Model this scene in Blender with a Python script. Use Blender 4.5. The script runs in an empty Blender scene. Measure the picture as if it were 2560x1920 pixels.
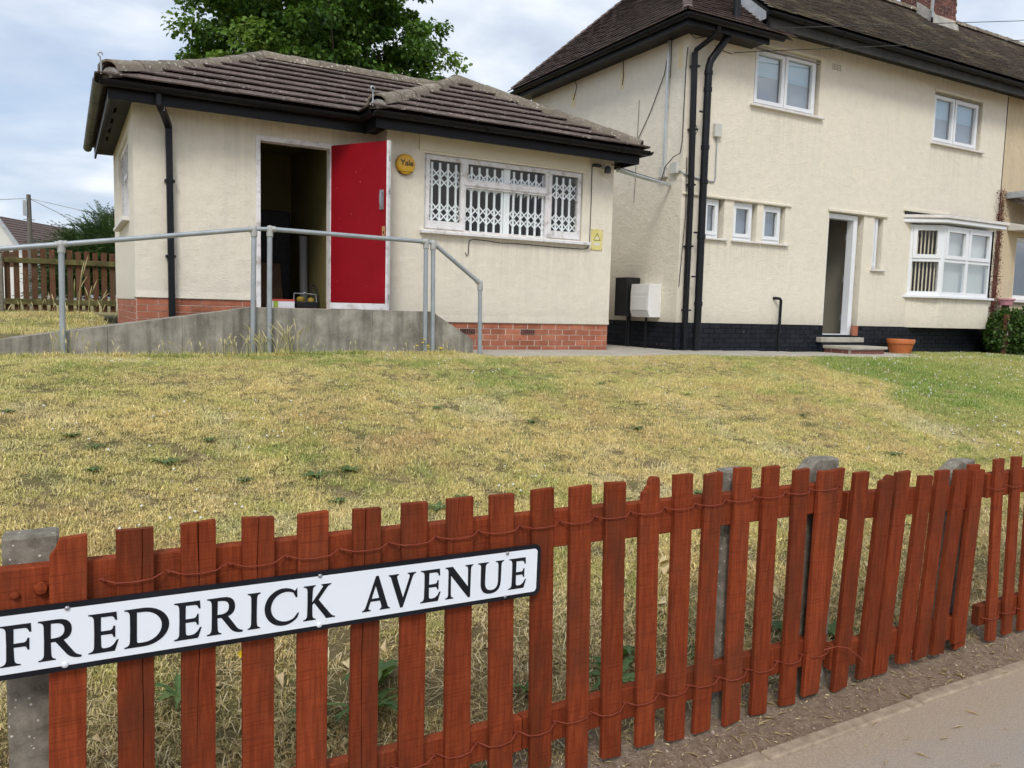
import bpy, math, random
import numpy as np
from mathutils import Vector, Matrix, geometry, noise as mnoise

random.seed(11)
rng = np.random.default_rng(11)
H = 1.6            # eye height above the pavement; heights below are written relative to the eye
S = bpy.context.scene
C = S.collection

# ------------------------------------------------------------------ camera
YAW, PITCH, ROLL, FPX = .5134, .09397, -.02637, 1992.1
cy, sy, cp, sp = math.cos(YAW), math.sin(YAW), math.cos(PITCH), math.sin(PITCH)
fwd = Vector((sy * cp, cy * cp, -sp))
rgt = Vector((cy, -sy, 0))
dwn = fwd.cross(rgt)
r2 = math.cos(ROLL) * rgt + math.sin(ROLL) * dwn
d2 = -math.sin(ROLL) * rgt + math.cos(ROLL) * dwn
cam = bpy.data.cameras.new('camera')
camo = bpy.data.objects.new('camera', cam)
C.objects.link(camo)
mw = Matrix((r2, -d2, -fwd)).transposed().to_4x4()
mw.translation = Vector((0, 0, H))
camo.matrix_world = mw
cam.sensor_fit = 'HORIZONTAL'
cam.sensor_width = 36
cam.lens = FPX / 2560 * 36
cam.clip_start = .05
cam.clip_end = 3000
S.camera = camo

# ------------------------------------------------------------------ sky, sun, exposure
SUN_EL, SUN_AZ = math.radians(48), math.radians(215)   # azimuth clockwise from +Y
w = bpy.data.worlds.new('World')
S.world = w
w.use_nodes = True
nt = w.node_tree
nt.nodes.clear()


def N(t, kind, **kw):
    n = t.nodes.new(kind)
    for k, v in kw.items():
        if k in ('operation', 'blend_type', 'data_type', 'sky_type', 'sun_disc', 'sun_elevation', 'sun_rotation', 'feature', 'attribute_name',
                 'noise_dimensions', 'clamp_factor', 'mode', 'air_density', 'dust_density', 'ozone_density', 'distance', 'attribute_type', 'use_clamp', 'vector_type'):
            setattr(n, k, v)
        else:
            n.inputs[k].default_value = v
    return n


def ramp(t, stops, interp='LINEAR'):
    n = t.nodes.new('ShaderNodeValToRGB')
    n.color_ramp.interpolation = interp
    e = n.color_ramp.elements
    while len(e) < len(stops):
        e.new(.5)
    for el, (p, c) in zip(e, stops):
        el.position = p
        el.color = (*c, 1) if len(c) == 3 else c
    return n


out = N(nt, 'ShaderNodeOutputWorld')
bg = N(nt, 'ShaderNodeBackground', Strength=.088)
sky = N(nt, 'ShaderNodeTexSky', sky_type='NISHITA', sun_disc=False, sun_elevation=SUN_EL, sun_rotation=SUN_AZ)
sky.air_density, sky.dust_density, sky.ozone_density = 1.0, 1.2, 1.2
tc = N(nt, 'ShaderNodeTexCoord')
sep = N(nt, 'ShaderNodeSeparateXYZ')
nt.links.new(tc.outputs['Generated'], sep.inputs[0])
zc = N(nt, 'ShaderNodeMath', operation='MAXIMUM')
nt.links.new(sep.outputs[2], zc.inputs[0]); zc.inputs[1].default_value = 0
za = N(nt, 'ShaderNodeMath', operation='ADD')
nt.links.new(zc.outputs[0], za.inputs[0]); za.inputs[1].default_value = .22
dv = N(nt, 'ShaderNodeVectorMath', operation='DIVIDE')
cmb = N(nt, 'ShaderNodeCombineXYZ')
for i in range(3):
    nt.links.new(za.outputs[0], cmb.inputs[i])
nt.links.new(tc.outputs['Generated'], dv.inputs[0])
nt.links.new(cmb.outputs[0], dv.inputs[1])
n1 = N(nt, 'ShaderNodeTexNoise', Scale=1.15, Detail=9.0, Roughness=.5, Distortion=.25)
nt.links.new(dv.outputs[0], n1.inputs['Vector'])
n2 = N(nt, 'ShaderNodeTexNoise', Scale=3.1, Detail=8.0, Roughness=.5, Distortion=.2)
mp = N(nt, 'ShaderNodeMapping'); mp.inputs['Location'].default_value = (3.1, 7.7, 0)
nt.links.new(dv.outputs[0], mp.inputs[0]); nt.links.new(mp.outputs[0], n2.inputs['Vector'])
cover = ramp(nt, [(.33, (0, 0, 0)), (.56, (1, 1, 1))])
nt.links.new(n1.outputs['Fac'], cover.inputs[0])
cloud = ramp(nt, [(.30, (4.5, 5.2, 6.3)), (.46, (6.0, 6.6, 7.5)), (.60, (7.9, 8.2, 8.7)), (.75, (9.8, 9.9, 10.0))])
nt.links.new(n2.outputs['Fac'], cloud.inputs[0])
skyb = N(nt, 'ShaderNodeMix', data_type='RGBA', blend_type='MULTIPLY')
skyb.inputs[0].default_value = 1
nt.links.new(sky.outputs[0], skyb.inputs[6])
skyb.inputs[7].default_value = (1.05, 1.0, .98, 1)
veil = N(nt, 'ShaderNodeMix', data_type='RGBA')       # thin high haze that whitens the blue
veil.inputs[0].default_value = .62
nt.links.new(skyb.outputs[2], veil.inputs[6])
veil.inputs[7].default_value = (4.7, 5.8, 7.5, 1)
mx = N(nt, 'ShaderNodeMix', data_type='RGBA')
nt.links.new(cover.outputs[0], mx.inputs[0])
nt.links.new(veil.outputs[2], mx.inputs[6])
nt.links.new(cloud.outputs[0], mx.inputs[7])
nt.links.new(mx.outputs[2], bg.inputs['Color'])
nt.links.new(bg.outputs[0], out.inputs[0])

sd = bpy.data.lights.new('sun', 'SUN')
sd.energy = 1.5
sd.angle = math.radians(18)
sd.color = (1, .955, .88)
so = bpy.data.objects.new('sun', sd)
C.objects.link(so)
sdir = Vector((math.sin(SUN_AZ) * math.cos(SUN_EL), math.cos(SUN_AZ) * math.cos(SUN_EL), math.sin(SUN_EL)))
so.rotation_euler = sdir.to_track_quat('Z', 'Y').to_euler()
so.location = (-20, -20, 40)

S.view_settings.view_transform = 'Standard'
S.view_settings.look = 'None'
S.view_settings.gamma = 1
S.view_settings.use_curve_mapping = False
S.view_settings.exposure = .55
S.render.engine = 'CYCLES'
S.cycles.use_denoising = True
S.cycles.max_bounces = 6
S.cycles.diffuse_bounces = 3
S.cycles.glossy_bounces = 3
S.cycles.transmission_bounces = 3
S.cycles.transparent_max_bounces = 8
S.cycles.use_adaptive_sampling = True
S.cycles.adaptive_threshold = .035

# ------------------------------------------------------------------ materials


def newmat(name):
    m = bpy.data.materials.new(name)
    m.use_nodes = True
    t = m.node_tree
    t.nodes.clear()
    o = N(t, 'ShaderNodeOutputMaterial')
    p = N(t, 'ShaderNodeBsdfPrincipled')
    t.links.new(p.outputs[0], o.inputs[0])
    return m, t, p, o


def pos(t, sc=(1, 1, 1), rot=(0, 0, 0)):
    g = N(t, 'ShaderNodeNewGeometry')
    mp = N(t, 'ShaderNodeMapping')
    mp.inputs['Scale'].default_value = sc
    mp.inputs['Rotation'].default_value = rot
    t.links.new(g.outputs['Position'], mp.inputs[0])
    return mp.outputs[0]


def noise_(t, vec, scale, detail=6, rough=.55, dist=0):
    n = N(t, 'ShaderNodeTexNoise', Scale=scale, Detail=detail, Roughness=rough, Distortion=dist)
    t.links.new(vec, n.inputs['Vector'])
    return n.outputs['Fac']


def mixc(t, fac, a, b, mode='MIX'):
    n = N(t, 'ShaderNodeMix', data_type='RGBA', blend_type=mode)
    for sock, v in ((0, fac), (6, a), (7, b)):
        if hasattr(v, 'is_linked') or isinstance(v, bpy.types.NodeSocket):
            t.links.new(v, n.inputs[sock])
        elif sock == 0:
            n.inputs[0].default_value = v
        else:
            n.inputs[sock].default_value = (*v, 1)
    return n.outputs[2]


def math_(t, op, a, b=0.0):
    n = N(t, 'ShaderNodeMath', operation=op)
    for i, v in enumerate((a, b)):
        if isinstance(v, bpy.types.NodeSocket):
            t.links.new(v, n.inputs[i])
        else:
            n.inputs[i].default_value = v
    return n.outputs[0]


def rmp(t, fac, stops, interp='LINEAR'):
    r = ramp(t, stops, interp)
    t.links.new(fac, r.inputs[0])
    return r.outputs[0]


def bump(t, p, h, strength, dist=.02, prev=None):
    b = N(t, 'ShaderNodeBump')
    b.inputs['Strength'].default_value = strength
    b.inputs['Distance'].default_value = dist
    t.links.new(h, b.inputs['Height'])
    if prev:
        t.links.new(prev, b.inputs['Normal'])
    t.links.new(b.outputs[0], p.inputs['Normal'])
    return b.outputs[0]


def simple(name, cols, scale=6, rough=.7, bscale=0, bstr=.2, stretch=(1, 1, 1), rand=0, metal=0, detail=7, spots=None, spec=.5, bdist=.01):
    """noise-mixed colours, optional relief, optional per-object variation, optional specks"""
    m, t, p, o = newmat(name)
    v = pos(t, stretch)
    n = noise_(t, v, scale, detail, .6)
    k = len(cols)
    if k == 1:
        col = rmp(t, n, [(.3, tuple(c * .9 for c in cols[0])), (.7, cols[0])])
    else:
        col = rmp(t, n, [(.28 + .44 * i / (k - 1), c) for i, c in enumerate(cols)])
    if spots:
        sc, thr, sc_col = spots
        s = noise_(t, pos(t), sc, 2, .5)
        col = mixc(t, rmp(t, s, [(thr, (0, 0, 0)), (thr + .04, (1, 1, 1))]), col, sc_col)
    if rand:
        oi = N(t, 'ShaderNodeObjectInfo')
        hv = N(t, 'ShaderNodeHueSaturation')
        a = math_(t, 'MULTIPLY_ADD', oi.outputs['Random'], 2 * rand)
        t.nodes[-1].inputs[2].default_value = 1 - rand
        t.links.new(a, hv.inputs['Value'])
        t.links.new(col, hv.inputs['Color'])
        col = hv.outputs[0]
    t.links.new(col, p.inputs['Base Color'])
    p.inputs['Roughness'].default_value = rough
    p.inputs['Metallic'].default_value = metal
    p.inputs['Specular IOR Level'].default_value = spec
    if bscale:
        bump(t, p, noise_(t, pos(t, stretch), bscale, 4, .6), bstr, bdist)
    return m


def render_wall(name, base, dirt, streak, rough_scale=90, bstr=.5, drip=.5, stains=(), splash=None):
    m, t, p, o = newmat(name)
    v = pos(t)
    big = noise_(t, v, .9, 4, .6)
    fine = noise_(t, v, 7, 4, .65)
    st = noise_(t, pos(t, (4.2, 4.2, .9)), 1.7, 6, .68)
    col = mixc(t, rmp(t, big, [(.35, (0, 0, 0)), (.72, (.55, .55, .55))]), base, dirt)
    col = mixc(t, rmp(t, st, [(.47, (0, 0, 0)), (.78, (drip, drip, drip))]), col, streak)
    col = mixc(t, rmp(t, fine, [(.45, (0, 0, 0)), (.75, (.35, .35, .35))]), col, tuple(c * .8 for c in base))
    # rain runs below sills and splash dirt above the base
    if stains or splash:
        g = N(t, 'ShaderNodeNewGeometry')
        sx = N(t, 'ShaderNodeSeparateXYZ'); t.links.new(g.outputs['Position'], sx.inputs[0])
        run = rmp(t, noise_(t, pos(t, (15, 15, .5)), 1.5, 4, .7), [(.42, (0, 0, 0)), (.68, (1, 1, 1))])
        tot = None
        for (x0, x1, zt_, ln) in stains:
            inx = math_(t, 'MULTIPLY', math_(t, 'GREATER_THAN', sx.outputs[0], x0), math_(t, 'LESS_THAN', sx.outputs[0], x1))
            dpt = math_(t, 'DIVIDE', math_(t, 'SUBTRACT', zt_ + H, sx.outputs[2]), ln)
            fade = rmp(t, dpt, [(0, (0, 0, 0)), (.02, (.9, .9, .9)), (.3, (.5, .5, .5)), (1, (0, 0, 0))])
            mk = math_(t, 'MULTIPLY', inx, fade)
            tot = mk if tot is None else math_(t, 'MAXIMUM', tot, mk)
        if tot is not None:
            col = mixc(t, math_(t, 'MULTIPLY', math_(t, 'MULTIPLY', tot, run), .36), col, (.36, .345, .305))
        if splash is not None:
            hgt = math_(t, 'SUBTRACT', sx.outputs[2], splash + H)
            hgt = math_(t, 'ADD', hgt, math_(t, 'MULTIPLY', math_(t, 'SUBTRACT', fine, .5), .5))
            col = mixc(t, rmp(t, hgt, [(0, (.5, .5, .5)), (.22, (.12, .12, .12)), (.5, (0, 0, 0))]), col, (.46, .43, .35))
    grit = noise_(t, v, 160, 3, .7)
    col = mixc(t, rmp(t, grit, [(.3, (.28, .28, .28)), (.5, (0, 0, 0))]), col, tuple(c * .55 for c in base))
    t.links.new(col, p.inputs['Base Color'])
    p.inputs['Roughness'].default_value = .92
    p.inputs['Specular IOR Level'].default_value = .2
    b1 = bump(t, p, noise_(t, v, rough_scale, 2, .6), bstr, .02)
    bump(t, p, noise_(t, v, 9, 2, .5), .35, .03, b1)
    return m


def paintwood(name, base, dark, light, worn=(.10, .07, .045)):
    """red stained sawn timber: vertical grain, horizontal saw marks, worn darker patches"""
    m, t, p, o = newmat(name)
    v = pos(t, (14, 14, 1.1))
    g = noise_(t, v, 7, 8, .65)
    big = noise_(t, pos(t, (3, 3, 1.2)), 2.3, 4, .6)
    col = rmp(t, g, [(.3, dark), (.5, base), (.74, light)])
    col = mixc(t, rmp(t, big, [(.46, (0, 0, 0)), (.70, (.7, .7, .7))]), col, worn)
    oi = N(t, 'ShaderNodeObjectInfo')
    hv = N(t, 'ShaderNodeHueSaturation')
    a = math_(t, 'MULTIPLY_ADD', oi.outputs['Random'], .34)
    t.nodes[-1].inputs[2].default_value = .83
    t.links.new(a, hv.inputs['Value']); t.links.new(col, hv.inputs['Color'])
    col = hv.outputs[0]
    saw = noise_(t, pos(t, (1.6, 1.6, 70), (0, .06, 0)), 3.2, 3, .6)
    col = mixc(t, rmp(t, saw, [(.36, (.45, .45, .45)), (.48, (0, 0, 0))]), col, tuple(c * .7 for c in dark))
    t.links.new(col, p.inputs['Base Color'])
    p.inputs['Roughness'].default_value = .75
    p.inputs['Specular IOR Level'].default_value = .06
    b = bump(t, p, saw, .3, .004)
    bump(t, p, noise_(t, pos(t, (40, 40, 1.5)), 6, 4), .5, .004, b)
    return m


def concrete(name, a, b, speck=(.55, .54, .5), sp=.7, drips=True, nsc=4.5, thr=.46):
    m, t, p, o = newmat(name)
    v = pos(t)
    n = noise_(t, v, nsc, 9, .72)
    col = rmp(t, n, [(.32, a), (.64, b)])
    if drips:
        st = noise_(t, pos(t, (7, 7, .8)), 1.3, 6, .6)
        col = mixc(t, rmp(t, st, [(.42, (0, 0, 0)), (.70, (.75, .75, .75))]), col, tuple(c * .5 for c in a))
    vo = N(t, 'ShaderNodeTexVoronoi', Scale=62.0)
    t.links.new(v, vo.inputs['Vector'])
    sz = noise_(t, v, 13, 2)
    d = math_(t, 'ADD', vo.outputs['Distance'], math_(t, 'MULTIPLY', noise_(t, v, 41, 2), .8))
    col = mixc(t, rmp(t, d, [(thr - .04, (sp, sp, sp)), (thr, (0, 0, 0))]), col, speck)
    t.links.new(col, p.inputs['Base Color'])
    p.inputs['Roughness'].default_value = .9
    p.inputs['Specular IOR Level'].default_value = .25
    bump(t, p, noise_(t, v, 70, 5, .7), .45, .006)
    return m


def glass(name, tint=(.93, .96, .97), ior=1.5):
    m, t, p, o = newmat(name)
    t.nodes.remove(p)
    tr = N(t, 'ShaderNodeBsdfTransparent'); tr.inputs[0].default_value = (*tint, 1)
    gl = N(t, 'ShaderNodeBsdfGlossy'); gl.inputs['Roughness'].default_value = .015
    gl.inputs['Color'].default_value = (1, 1, 1, 1)
    lw = N(t, 'ShaderNodeLayerWeight', Blend=.5)           # symmetric Schlick reflectance for both faces of a thin pane
    f0 = ((ior - 1) / (ior + 1)) ** 2
    fac = math_(t, 'MULTIPLY_ADD', math_(t, 'POWER', lw.outputs['Facing'], 4.0), 1 - f0)
    t.nodes[-1].inputs[2].default_value = f0
    wob = N(t, 'ShaderNodeBump'); wob.inputs['Strength'].default_value = .04; wob.inputs['Distance'].default_value = .02
    t.links.new(noise_(t, pos(t), 2.2, 1), wob.inputs['Height'])
    t.links.new(wob.outputs[0], gl.inputs['Normal'])
    mxs = N(t, 'ShaderNodeMixShader')
    t.links.new(fac, mxs.inputs[0])
    t.links.new(tr.outputs[0], mxs.inputs[1]); t.links.new(gl.outputs[0], mxs.inputs[2])
    t.links.new(mxs.outputs[0], o.inputs[0])
    return m


def leafmat(name, cols, trans=.35, scale=2.0, rough=.5):
    m, t, p, o = newmat(name)
    at = N(t, 'ShaderNodeAttribute', attribute_name='rnd')
    n = noise_(t, pos(t), scale, 3)
    f = math_(t, 'ADD', math_(t, 'MULTIPLY', at.outputs['Fac'], .6), math_(t, 'MULTIPLY', n, .5))
    k = len(cols)
    col = rmp(t, f, [(.2 + .62 * i / (k - 1), c) for i, c in enumerate(cols)])
    t.links.new(col, p.inputs['Base Color'])
    p.inputs['Roughness'].default_value = rough
    p.inputs['Specular IOR Level'].default_value = .35
    tl = N(t, 'ShaderNodeBsdfTranslucent')
    t.links.new(mixc(t, 1.0, col, (1.0, 1.0, .55), 'MULTIPLY'), tl.inputs[0])
    mxs = N(t, 'ShaderNodeMixShader'); mxs.inputs[0].default_value = trans
    t.links.new(p.outputs[0], mxs.inputs[1]); t.links.new(tl.outputs[0], mxs.inputs[2])
    t.links.new(mxs.outputs[0], o.inputs[0])
    return m


def grassmat(name):
    """each tuft carries its own plant colour; blades vary about it"""
    m, t, p, o = newmat(name)
    at = N(t, 'ShaderNodeAttribute', attribute_name='rnd')
    tn = N(t, 'ShaderNodeAttribute', attribute_name='tone', attribute_type='INSTANCER')
    dry = mixc(t, rmp(t, at.outputs['Fac'], [(.55, (0, 0, 0)), (1.0, (.55, .55, .55))]), tn.outputs['Color'], (.88, .74, .42))
    hv = N(t, 'ShaderNodeHueSaturation')
    a = math_(t, 'MULTIPLY_ADD', at.outputs['Fac'], .85)
    t.nodes[-1].inputs[2].default_value = .58
    t.links.new(a, hv.inputs['Value']); t.links.new(dry, hv.inputs['Color'])
    t.links.new(hv.outputs[0], p.inputs['Base Color'])
    p.inputs['Roughness'].default_value = .7
    p.inputs['Specular IOR Level'].default_value = .2
    tl = N(t, 'ShaderNodeBsdfTranslucent'); t.links.new(hv.outputs[0], tl.inputs[0])
    mxs = N(t, 'ShaderNodeMixShader'); mxs.inputs[0].default_value = .3
    t.links.new(p.outputs[0], mxs.inputs[1]); t.links.new(tl.outputs[0], mxs.inputs[2])
    t.links.new(mxs.outputs[0], o.inputs[0])
    return m


def groundmat(name):
    """thatch and earth under the lawn, bare soil in the strip in front of the fence"""
    m, t, p, o = newmat(name)
    g = N(t, 'ShaderNodeNewGeometry')
    s = N(t, 'ShaderNodeSeparateXYZ'); t.links.new(g.outputs['Position'], s.inputs[0])
    v = pos(t)
    n = noise_(t, v, 9, 8, .7)
    th = rmp(t, n, [(.3, (.16, .125, .065)), (.5, (.30, .235, .12)), (.7, (.45, .36, .18))])
    th = mixc(t, rmp(t, noise_(t, v, 1.1, 4), [(.4, (.6, .6, .6)), (.6, (0, 0, 0))]), th, (.17, .18, .06))
    n3 = noise_(t, v, 34, 8, .75)
    soil = rmp(t, n3, [(.28, (.19, .13, .09)), (.5, (.36, .26, .185)), (.72, (.53, .41, .305))])
    wob = math_(t, 'MULTIPLY', math_(t, 'SUBTRACT', noise_(t, v, 6, 5), .5), .5)
    f = rmp(t, math_(t, 'DIVIDE', math_(t, 'SUBTRACT', math_(t, 'ADD', s.outputs[1], wob), 2.2), .35), [(0, (0, 0, 0)), (1, (1, 1, 1))])
    col = mixc(t, f, soil, th)
    t.links.new(col, p.inputs['Base Color'])
    p.inputs['Roughness'].default_value = .95
    p.inputs['Specular IOR Level'].default_value = .15
    b = bump(t, p, noise_(t, v, 40, 6, .75), .9, .022)
    bump(t, p, noise_(t, v, 160, 3, .7), .6, .006, b)
    return m


def tarmac(name):
    m, t, p, o = newmat(name)
    g = N(t, 'ShaderNodeNewGeometry')
    s = N(t, 'ShaderNodeSeparateXYZ'); t.links.new(g.outputs['Position'], s.inputs[0])
    v = pos(t)
    n = noise_(t, v, 230, 2, .85)
    col = rmp(t, n, [(.3, (.17, .155, .145)), (.5, (.31, .285, .265)), (.68, (.52, .475, .44))])
    big = noise_(t, v, 2.2, 6, .62)
    # trodden earth washed off the verge on to the edge of the footway
    e = math_(t, 'ADD', math_(t, 'SUBTRACT', 1.95, s.outputs[1]), math_(t, 'MULTIPLY', math_(t, 'SUBTRACT', .5, big), 1.3))
    dust = rmp(t, math_(t, 'ADD', e, .1), [(.2, (.95, .95, .95)), (.78, (.2, .2, .2))])
    dn = noise_(t, v, 130, 4, .7)
    dcol = rmp(t, dn, [(.3, (.27, .205, .145)), (.7, (.48, .38, .28))])
    col = mixc(t, dust, col, dcol)
    t.links.new(col, p.inputs['Base Color'])
    p.inputs['Roughness'].default_value = .88
    p.inputs['Specular IOR Level'].default_value = .3
    b = bump(t, p, n, .7, .006)
    bump(t, p, noise_(t, v, 8, 4), .2, .01, b)
    return m


def roof_tile_mat(name, cols, lichen, thr=.63, moss=None):
    m, t, p, o = newmat(name)
    v = pos(t)
    col = rmp(t, noise_(t, v, 14, 8, .7), [(.3, cols[0]), (.55, cols[1]), (.75, cols[2])])
    oi = N(t, 'ShaderNodeObjectInfo')
    hv = N(t, 'ShaderNodeHueSaturation')
    a = math_(t, 'MULTIPLY_ADD', oi.outputs['Random'], .35)
    t.nodes[-1].inputs[2].default_value = .82
    t.links.new(a, hv.inputs['Value']); t.links.new(col, hv.inputs['Color'])
    col = hv.outputs[0]
    if moss:
        col = mixc(t, rmp(t, noise_(t, v, 1.4, 6, .65), [(.5, (0, 0, 0)), (.72, (.8, .8, .8))]), col, moss)
    l1 = noise_(t, v, 26, 3, .55, .4)
    l2 = noise_(t, v, 3, 3, .5)
    lf = math_(t, 'ADD', l1, math_(t, 'MULTIPLY', math_(t, 'SUBTRACT', l2, .5), .25))
    col = mixc(t, rmp(t, lf, [(thr, (0, 0, 0)), (thr + .035, (1, 1, 1))]), col, lichen)
    t.links.new(col, p.inputs['Base Color'])
    p.inputs['Roughness'].default_value = .88
    p.inputs['Specular IOR Level'].default_value = .25
    bump(t, p, noise_(t, v, 60, 5, .7), .4, .006)
    return m


MAT = {}
MAT['cream'] = render_wall('bungalow_render', (.825, .765, .64), (.77, .725, .615), (.61, .585, .515), 80, .5, .42, [(3.87, 6.41, .90, .9), (.7, 3.4, 2.10, .35), (3.5, 6.8, 2.10, .25), (1.6, 2.0, 2.1, 1.6)], -.187)
MAT['roughcast'] = render_wall('house_roughcast', (.83, .765, .635), (.78, .73, .615), (.69, .66, .59), 50, .55, .4, [(9.33, 10.97, 3.22, 1.0), (13.87, 15.49, 3.20, .9), (8.5, 10.35, 1.12, .7), (12.42, 12.82, .82, .7), (13.3, 15.7, .40, .4), (8.05, 16.2, 4.40, .3)], -.138)
MAT['tan_wall'] = render_wall('neighbour_render', (.68, .56, .38), (.60, .50, .35), (.45, .39, .28), 70, .6)
MAT['lintel'] = simple('smooth_band', [(.72, .67, .55), (.80, .745, .61)], 3, .9, 90, .2)
MAT['patch'] = simple('old_cream_paint', [(.74, .62, .36), (.80, .69, .44)], 6, .9, 60, .3)
MAT['grit'] = simple('earthy_grit', [(.20, .15, .11), (.34, .27, .21), (.50, .43, .36)], 60, .95)
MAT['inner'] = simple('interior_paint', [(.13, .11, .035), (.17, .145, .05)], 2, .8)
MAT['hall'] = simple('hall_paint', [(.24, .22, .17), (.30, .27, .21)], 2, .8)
MAT['black_gloss'] = simple('black_gutter_paint', [(.005, .005, .006), (.012, .012, .014)], 8, .38, 30, .08, spec=.18)
MAT['soffit'] = simple('dark_soffit_paint', [(.022, .022, .022), (.055, .055, .05)], 5, .7, 40, .2, spec=.2)
MAT['old_gutter'] = simple('weathered_gutter', [(.03, .03, .028), (.13, .13, .10)], 4, .55, 40, .1, (1, .5, 1))
MAT['pipe'] = simple('black_pipe_plastic', [(.005, .006, .008), (.012, .013, .016)], 6, .4, spec=.25)
MAT['white_wood'] = simple('flaking_white_paint', [(.40, .36, .33), (.74, .73, .74), (.80, .79, .80)], 9, .6, 60, .2, (1, 1, 1))
MAT['upvc'] = simple('white_plastic', [(.74, .76, .79), (.82, .83, .85)], 2, .3)
MAT['sill'] = simple('painted_sill', [(.62, .59, .54), (.78, .76, .72)], 8, .6, 60, .2)
MAT['red_door'] = simple('red_door_paint', [(.215, .003, .008), (.29, .0045, .013)], 1.2, .42, 50, .05, spec=.15, spots=(34, .73, (.5, .12, .12)))
MAT['grille'] = simple('grille_white_paint', [(.86, .90, .91), (.92, .95, .95)], 5, .45)
MAT['brick'] = simple('red_brick', [(.28, .085, .042), (.37, .125, .068), (.43, .17, .10)], 5, .85, 90, .35, rand=.18)
MAT['mortar'] = simple('mortar', [(.50, .40, .32), (.68, .58, .49)], 20, .95, 60, .4)
MAT['dark_brick'] = simple('black_painted_brick', [(.006, .008, .013), (.016, .019, .027)], 5, .5, 60, .6, rand=.3, spots=(16, .72, (.13, .09, .075)), spec=.2)
MAT['dark_mortar'] = simple('black_painted_joint', [(.004, .005, .007), (.010, .012, .016)], 9, .7, 80, .4, spec=.15)
MAT['chimney_brick'] = simple('chimney_brick', [(.05, .02, .017), (.11, .042, .034), (.18, .075, .058)], 4, .9, 90, .4, rand=.4)
MAT['lead'] = simple('lead_flashing', [(.30, .33, .36), (.50, .53, .56)], 6, .6)
MAT['flaunch'] = simple('cement_flashing', [(.30, .29, .27), (.46, .44, .40)], 8, .9, 50, .3)
MAT['concrete_tile'] = roof_tile_mat('concrete_roof_tile', [(.078, .057, .049), (.125, .094, .081), (.18, .138, .12)], (.60, .57, .50), .645)
MAT['ridge_tile'] = roof_tile_mat('weathered_ridge_tile', [(.14, .115, .09), (.21, .18, .14), (.30, .26, .21)], (.56, .52, .43), .625)
MAT['plain_tile'] = roof_tile_mat('plain_clay_tile', [(.09, .07, .064), (.155, .119, .108), (.235, .18, .162)], (.36, .29, .22), .72)
MAT['moss_tile'] = roof_tile_mat('mossy_clay_tile', [(.125, .108, .096), (.22, .19, .165), (.34, .30, .25)], (.52, .46, .34), .68, (.42, .385, .27))
MAT['far_tile'] = roof_tile_mat('far_roof_tile', [(.10, .075, .07), (.145, .11, .10), (.19, .145, .135)], (.3, .22, .18), .8)
MAT['ramp'] = concrete('ramp_concrete', (.19, .172, .14), (.42, .395, .34))
MAT['post'] = concrete('post_concrete', (.105, .093, .07), (.27, .245, .20), (.66, .64, .58), .8, False, 22, .52)
MAT['paving'] = concrete('paving_concrete', (.33, .30, .255), (.47, .435, .375), (.5, .47, .42), .3, False)
MAT['kerb'] = concrete('edging_concrete', (.22, .165, .115), (.39, .31, .225), (.55, .48, .38), .4, False, 20)
MAT['galv'] = simple('galvanised_tube', [(.30, .335, .36), (.42, .455, .48)], 7, .42, 60, .05, metal=.35)
MAT['galv_cap'] = simple('weathered_tube_fitting', [(.32, .325, .31), (.46, .465, .45)], 14, .6, 60, .2, metal=.15)
MAT['trunking'] = simple('galvanised_trunking', [(.48, .51, .53), (.66, .69, .71)], 4, .35, metal=.55)
MAT['red_wood'] = paintwood('red_stained_timber', (.212, .0425, .0158), (.145, .027, .0108), (.29, .063, .024), (.098, .034, .018))
MAT['wire'] = simple('painted_rusty_wire', [(.17, .03, .016), (.27, .065, .036)], 30, .6, spec=.2)
MAT['old_wood'] = paintwood('weathered_brown_timber', (.13, .062, .036), (.055, .028, .018), (.22, .12, .075), (.10, .085, .05))
MAT['moss_wood'] = simple('mossy_rail', [(.04, .032, .016), (.10, .088, .028), (.18, .155, .06)], 9, .9, 40, .4)
MAT['sign_white'] = simple('sign_white', [(.76, .81, .87), (.82, .86, .91)], 2, .4, spec=.3, spots=(60, .79, (.55, .58, .6)))
MAT['sign_black'] = simple('sign_black', [(.005, .006, .009), (.014, .016, .022)], 9, .45, spec=.2)
MAT['screw'] = simple('zinc_screw', [(.25, .25, .26), (.5, .5, .52)], 80, .4, metal=.7)
MAT['cap_white'] = simple('white_cap', [(.78, .80, .82)], 3, .35)
MAT['yellow'] = simple('alarm_yellow', [(.66, .36, .015), (.72, .41, .02)], 3, .35)
MAT['yellow_fade'] = simple('faded_yellow_plate', [(.62, .52, .12), (.72, .64, .26), (.68, .62, .34)], 9, .5)
MAT['dark_grey'] = simple('dark_grey_plastic', [(.03, .03, .035), (.05, .05, .055)], 5, .5)
MAT['grey_box'] = simple('grey_box_plastic', [(.50, .50, .46), (.62, .61, .56)], 4, .5)
MAT['meter_white'] = simple('meter_box_white', [(.72, .72, .70), (.80, .80, .79)], 3, .5)
MAT['meter_black'] = simple('meter_box_black', [(.006, .006, .007), (.014, .014, .015)], 6, .6)
MAT['cable'] = simple('dark_cable', [(.02, .02, .018), (.05, .045, .04)], 20, .6)
MAT['terracotta'] = simple('orange_plastic_pot', [(.42, .115, .028), (.55, .17, .05)], 4, .5, 20, .05)
MAT['pink'] = simple('pink_plastic', [(.58, .25, .30), (.66, .31, .36)], 4, .5)
MAT['step_brick'] = simple('step_red_brick', [(.19, .07, .055), (.30, .13, .105)], 6, .9, 70, .4)
MAT['board'] = simple('brown_board', [(.07, .032, .016), (.12, .06, .03)], 3, .8)
MAT['white_stuff'] = simple('off_white_cover', [(.20, .20, .19), (.27, .27, .26)], 2, .7)
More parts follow.
